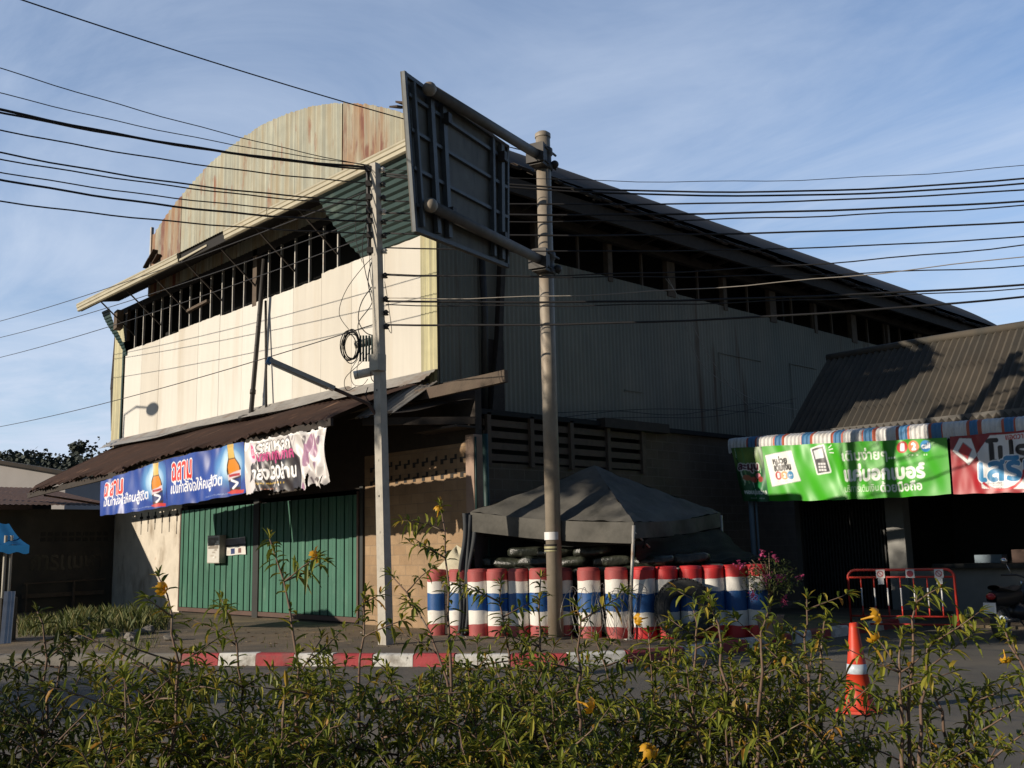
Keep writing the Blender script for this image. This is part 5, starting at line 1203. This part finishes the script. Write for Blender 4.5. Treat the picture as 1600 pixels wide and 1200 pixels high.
tag(b.build('fallen_leaves', mat('dry_leaf', (.2,.12,.05), .9, var=0, island=[(0,(.10,.06,.03)),(.6,(.22,.14,.06)),(.9,(.34,.28,.18)),(1,(.6,.58,.52))])), 'scattered dry leaves and scraps along the kerb', 'leaf litter', kind='stuff')
r12 = random.Random(77)
for k in range(9):
    p = onZ(r12.choice([r12.uniform(80,270),r12.uniform(110,240)]), r12.uniform(985,1006), .15); b = MB(); n_ = 9; R_ = r12.uniform(.06,.16); vs = []
    for j in range(6):
        th = math.pi*j/5
        for i in range(n_): a = 2*math.pi*i/n_; q = R_*r12.uniform(.75,1.1); vs.append((p.x+q*math.sin(th)*math.cos(a),p.y+q*math.sin(th)*math.sin(a),.15+R_*.4+q*.6*math.cos(th)))
    b.add(vs,[(j*n_+i,(j+1)*n_+i,(j+1)*n_+(i+1)%n_,j*n_+(i+1)%n_) for j in range(5) for i in range(n_)]); o = b.build('rubble_stone', M['kerbc']); recentre(o)
    tag(o, 'grey lump of rubble among the weeds on the pavement edge', 'stone', 'rubble stones by the weeds')
# ------------------------------------------------------------------ yellow flowered shrubs on the planting strip
def arc_pts(p, d, L, bend, n, rr):
    pts = [V(p)]; d = V(d).normalized()
    for i in range(n):
        d = (d+V((rr.gauss(0,.10),rr.gauss(0,.10),bend+rr.gauss(0,.05)))).normalized(); pts.append(pts[-1]+d*(L/n))
    return pts
def whorls(lb, pts, t0, rr, dens, size, droop):
    n = len(pts)-1; L = sum((pts[i+1]-pts[i]).length for i in range(n)); s_ = t0*L; end = L
    while s_ < end:
        f = s_/L*n; i = min(n-1, int(f)); p = pts[i].lerp(pts[i+1], f-i); ax_ = (pts[i+1]-pts[i]).normalized(); e1 = ax_.orthogonal().normalized(); e2 = ax_.cross(e1); a0 = rr.uniform(0,6.28)
        k = rr.choice((3,4,4,5)); dn = dens*(.35+.65*min(1,(s_/end-t0)/.35)) if end > .6 else dens
        for j in range(k):
            if rr.random() > dn: continue
            a = a0+j*6.283/k+rr.uniform(-.3,.3); d = (e1*math.cos(a)+e2*math.sin(a)+ax_*rr.uniform(.1,.9)+V((0,0,-droop*rr.random()))).normalized(); leafq(lb, p, d, size*rr.choice((.5,.75,.9,1.0,1.15,1.35))*rr.uniform(.85,1.1), size*rr.uniform(.2,.34), droop=rr.uniform(.05,.45))
        s_ += rr.uniform(.034,.062)
    tip = pts[-1]; ax_ = (pts[-1]-pts[-2]).normalized()
    for j in range(6): d = (ax_+V((rr.gauss(0,.6),rr.gauss(0,.6),rr.gauss(0,.5)))).normalized(); leafq(lb, tip, d, size*rr.uniform(.6,1.0), size*.18, droop=.1)
def flower_mesh():
    b = MB(); b.lathe((0,0,0),[(.004,0),(.006,.025),(.012,.045),(.017,.055)],10)
    for k in range(5):
        a = k*2*math.pi/5; d = V((math.cos(a),math.sin(a),0)); s_ = V((-d.y,d.x,0)); z = V((0,0,1))
        b.grid(lambda u,v: d*(.015+.032*v)+s_*((u-.5)*.052*math.sin(.5+v*2.1))+z*(.053+.016*v-.014*v*v*2.2+.006*math.cos((u-.5)*4)), 4, 4)
    return b
FL0 = flower_mesh().build('flower', M['petal']); FLM = FL0.data; bpy.data.objects.remove(FL0)
def add_flower(parent, p, d, sc):
    o = bpy.data.objects.new('flower', FLM); COL.objects.link(o); o.parent = parent; o.location = V(p)-parent.location; o.rotation_euler = V(d).to_track_quat('Z','Y').to_euler(); sc *= .62; o.scale = (sc,sc,sc*1.7)
rs = random.Random(2024)
def shrub(px, d, nst, spread, top, label, dens=.85, flowers=(), size=.070, extra=(), dark=False, t0=.30):
    g = at(px, 1100, d); root = thing('flowering_shrub', label, 'shrub', (g.x,g.y,.14), 'yellow flowered shrubs on the planting strip')
    st = MB(); lb = MB()
    for k in range(nst):
        a = rs.uniform(0,6.28); sp_ = rs.uniform(.1,1)*spread; tz = rs.uniform(.72,1.0)*(top-.14); dd = V((math.cos(a)*sp_,math.sin(a)*sp_,tz)); L = dd.length*1.05
        b0 = (g.x+rs.gauss(0,.05),g.y+rs.gauss(0,.05),.12)
        pts = arc_pts(b0, dd, L, -.035 if rs.random() < .55 else .0, 9, rs); st.tube(pts, [.010-.0075*i/9 for i in range(10)], 5)
        whorls(lb, pts, t0+.08, rs, dens, size, .3)
        for j in range(rs.randint(4,6)):
            i = rs.randint(3,8); a2 = rs.uniform(0,6.28); d2 = V((math.cos(a2),math.sin(a2),rs.uniform(.1,1.0))); L2 = rs.uniform(.16,.42)
            p2 = arc_pts(pts[i], d2, L2, -.03, 5, rs); st.tube(p2, [.005-.0035*q/5 for q in range(6)], 4); whorls(lb, p2, .25, rs, dens, size*.92, .35)
    for (x0,y0,x1,y1,dd) in extra:             # long stems that stand clear of the mass
        tip = at(x1,y1,d+dd); b0 = V((g.x,g.y,.13)); mid = at(x0,y0,d+dd*.4); pts = []
        for i in range(13): t = i/12; q = b0*(1-t)**2+mid*2*t*(1-t)+tip*t*t; pts.append(q+V((rs.gauss(0,.006),rs.gauss(0,.006),rs.gauss(0,.006))))
        st.tube(pts, [.011-.008*i/12 for i in range(13)], 6); whorls(lb, pts, .55, rs, dens*.8, size, .3)
        for j in range(4):
            i = rs.randint(6,11); a2 = rs.uniform(0,6.28); p2 = arc_pts(pts[i], V((math.cos(a2),math.sin(a2),.5)), rs.uniform(.12,.3), -.02, 5, rs); st.tube(p2, [.0045-.003*q/5 for q in range(6)], 4); whorls(lb, p2, .3, rs, dens, size, .35)
    st.build('stem', M['bark'], root); lb.build('foliage', M['leafshade'] if dark else M['leaf'], root)
    for (x,y,dd,sc,dx,dz) in flowers: add_flower(root, at(x,y,d+dd), RT*dx+V((0,0,dz))-FW*.25, sc)
    return root
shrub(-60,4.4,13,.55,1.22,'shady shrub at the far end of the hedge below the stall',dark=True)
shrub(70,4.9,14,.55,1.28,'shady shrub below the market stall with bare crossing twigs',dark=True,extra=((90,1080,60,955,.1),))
shrub(190,4.1,14,.50,1.24,'shrub below the weeds with twigs up to the blue banner foot',flowers=((238,918,.2,1.0,.6,.0),),extra=((330,1050,245,905,.2),),dens=.7)
shrub(330,4.8,15,.55,1.28,'shrub below the half of the green door nearer the plaster',extra=((420,1060,345,940,.1),))
shrub(430,3.9,12,.45,1.18,'shrub reaching tallest before the green door, with a yellow bloom',flowers=((479,877,.5,1.0,.5,.3),),extra=((510,1040,418,842,.5),))
shrub(555,4.5,16,.50,1.22,'dense shrub before the gap between green door and utility pole',extra=((560,1040,572,925,.3),))
shrub(690,4.2,15,.48,1.18,'dense shrub below the utility pole foot and striped kerb',extra=((720,1050,690,790,.9),(770,1060,610,900,.8)),flowers=((683,808,.9,.9,.2,.8),))
shrub(800,4.9,15,.50,1.24,'shrub before the dull red bollards next to the sign pole',extra=((800,1050,782,915,.2),(850,1040,845,905,.2)))
shrub(905,4.2,11,.42,1.10,'open shrub below the sign pole with one fallen yellow bloom',flowers=((900,1095,-.2,1.15,.9,-.25),(1003,1190,-.4,1.2,.2,.4)),extra=((905,1060,905,945,.1),),dens=.75)
shrub(1040,4.7,15,.50,1.26,'shrub before the standing tyre with a yellow bloom',flowers=((1012,965,.0,1.0,-.8,-.1),),extra=((1090,1050,1085,955,.1),))
shrub(1150,4.1,14,.46,1.22,'shrub below the pink blossoming bush',extra=((1140,1040,1110,940,.2),(1180,1050,1200,950,.2)))
shrub(1270,4.8,9,.32,1.18,'shrub just before the traffic cone on the bollard side',extra=((1275,1040,1290,965,.1),(1250,1030,1262,935,.1)))
shrub(1405,4.3,6,.30,1.10,'tall loose shrub between the traffic cone and the barrier',flowers=((1345,968,.0,1.2,.5,.2),(1352,980,.02,1.0,.3,-.5)),extra=((1410,1040,1432,925,.3),(1430,1050,1462,990,.2),(1400,1060,1405,1000,.2)),dens=.85)
shrub(1500,4.6,5,.34,.84,'low thin shrub before the bare road by the motorbike',extra=((1480,1100,1445,1045,.1),(1500,1120,1520,1090,.1)))
shrub(1630,4.2,6,.34,.86,'low shrub at the bare road end of the hedge',extra=((1640,1050,1560,975,.3),),flowers=((1568,1015,.2,.8,0,-.8),))
for k, (px, d, tp_) in enumerate(((130,3.5,.98),(290,3.35,.96),(520,3.4,.98),(640,3.3,.95),(780,3.5,.96),(1000,3.4,.86),(1120,3.3,.94),(1310,3.4,.76),(20,3.4,.98),(400,3.2,.93),(900,3.25,.90))):
    shrub(px, d, 11, .36, tp_-.05, ['leafy low shrub in front, below the plaster wall','leafy low shrub in front, below the near edge of the green door','leafy low shrub in front, below the block wall corner','leafy low shrub in front, below the utility pole','leafy low shrub in front, below the sixth bollard','leafy low shrub in front, below the tent leg','leafy low shrub in front, below the tyre and pink bush','sparse low shrub in front, below the traffic cone','leafy low shrub in front, in the bottom corner below the stall','leafy low shrub in front, below the middle of the green door','leafy low shrub in front, below the sign pole'][k], dens=.9, size=.070, t0=.45)
shrub(-230,4.6,12,.5,1.2,'shrub just past the shady end of the hedge, first beyond the stall')
shrub(-430,4.5,12,.5,1.15,'shrub past the shady end of the hedge, second beyond the stall')
shrub(-700,4.7,12,.5,1.2,'outermost shrub past the shady end of the hedge')
# ------------------------------------------------------------------ trees added outside the frame to cast shade into it
def added_shade_tree(x, y, blobs, label, seed):
    rr = random.Random(seed); root = thing('added_shade_tree', label, 'tree', (x,y,0), 'added shade trees'); b = MB(); lb = MB()
    zt = max(c.z for c, r_, n in blobs); b.tube([(x,y,-.02),(x+.05,y,zt*.3),(x+.1,y-.1,zt*.6),(x+.1,y,zt)],[.20,.16,.11,.04],9)
    for c, r_, n in blobs:
        b.tube([(x+.1,y,zt*.5),V((x,y,zt*.75)).lerp(c,.5),c],[.09,.06,.02],6)
        for j in range(n):
            q = c+V((rr.gauss(0,1)*r_[0],rr.gauss(0,1)*r_[1],rr.gauss(0,1)*r_[2]))*.5; leafq(lb, q, V((rr.gauss(0,1),rr.gauss(0,1),rr.gauss(0,.6))), rr.uniform(.16,.30), .13)
    b.build('trunk', M['bark'], root); lb.build('crown', M['leaf'], root); return root
def shade_for(p, Y): p = V(p); return p+SUN*((p.y-Y)/-SUN.y)     # the point at depth Y whose shadow falls on p
bl1 = [(shade_for(p,-16), r_, n) for p, r_, n in (((4.6,6,1.55),(1.5,1.2,.55),1500),((6.6,6,1.45),(1.4,1.2,.6),1500),((8.5,6,1.2),(1.1,1.2,.8),1300),((8.5,6,.1),(.8,1,.9),900),((7.5,6,-1.2),(.8,1,.45),800))]
c_ = bl1[2][0]; added_shade_tree(c_.x+.3, -16, bl1, 'added unseen tree beyond the planting strip, shaped to shade the shop front', 1)
bl2 = [(shade_for(p,-24), r_, n) for p, r_, n in (((.8,-8.6,.0),(1.5,1.2,.6),900),((2.6,-8.0,.0),(1.4,1.2,.5),800))]
c_ = bl2[0][0]; added_shade_tree(c_.x, -24, bl2, 'added unseen tree across the road, placed to shade the far lane', 2)
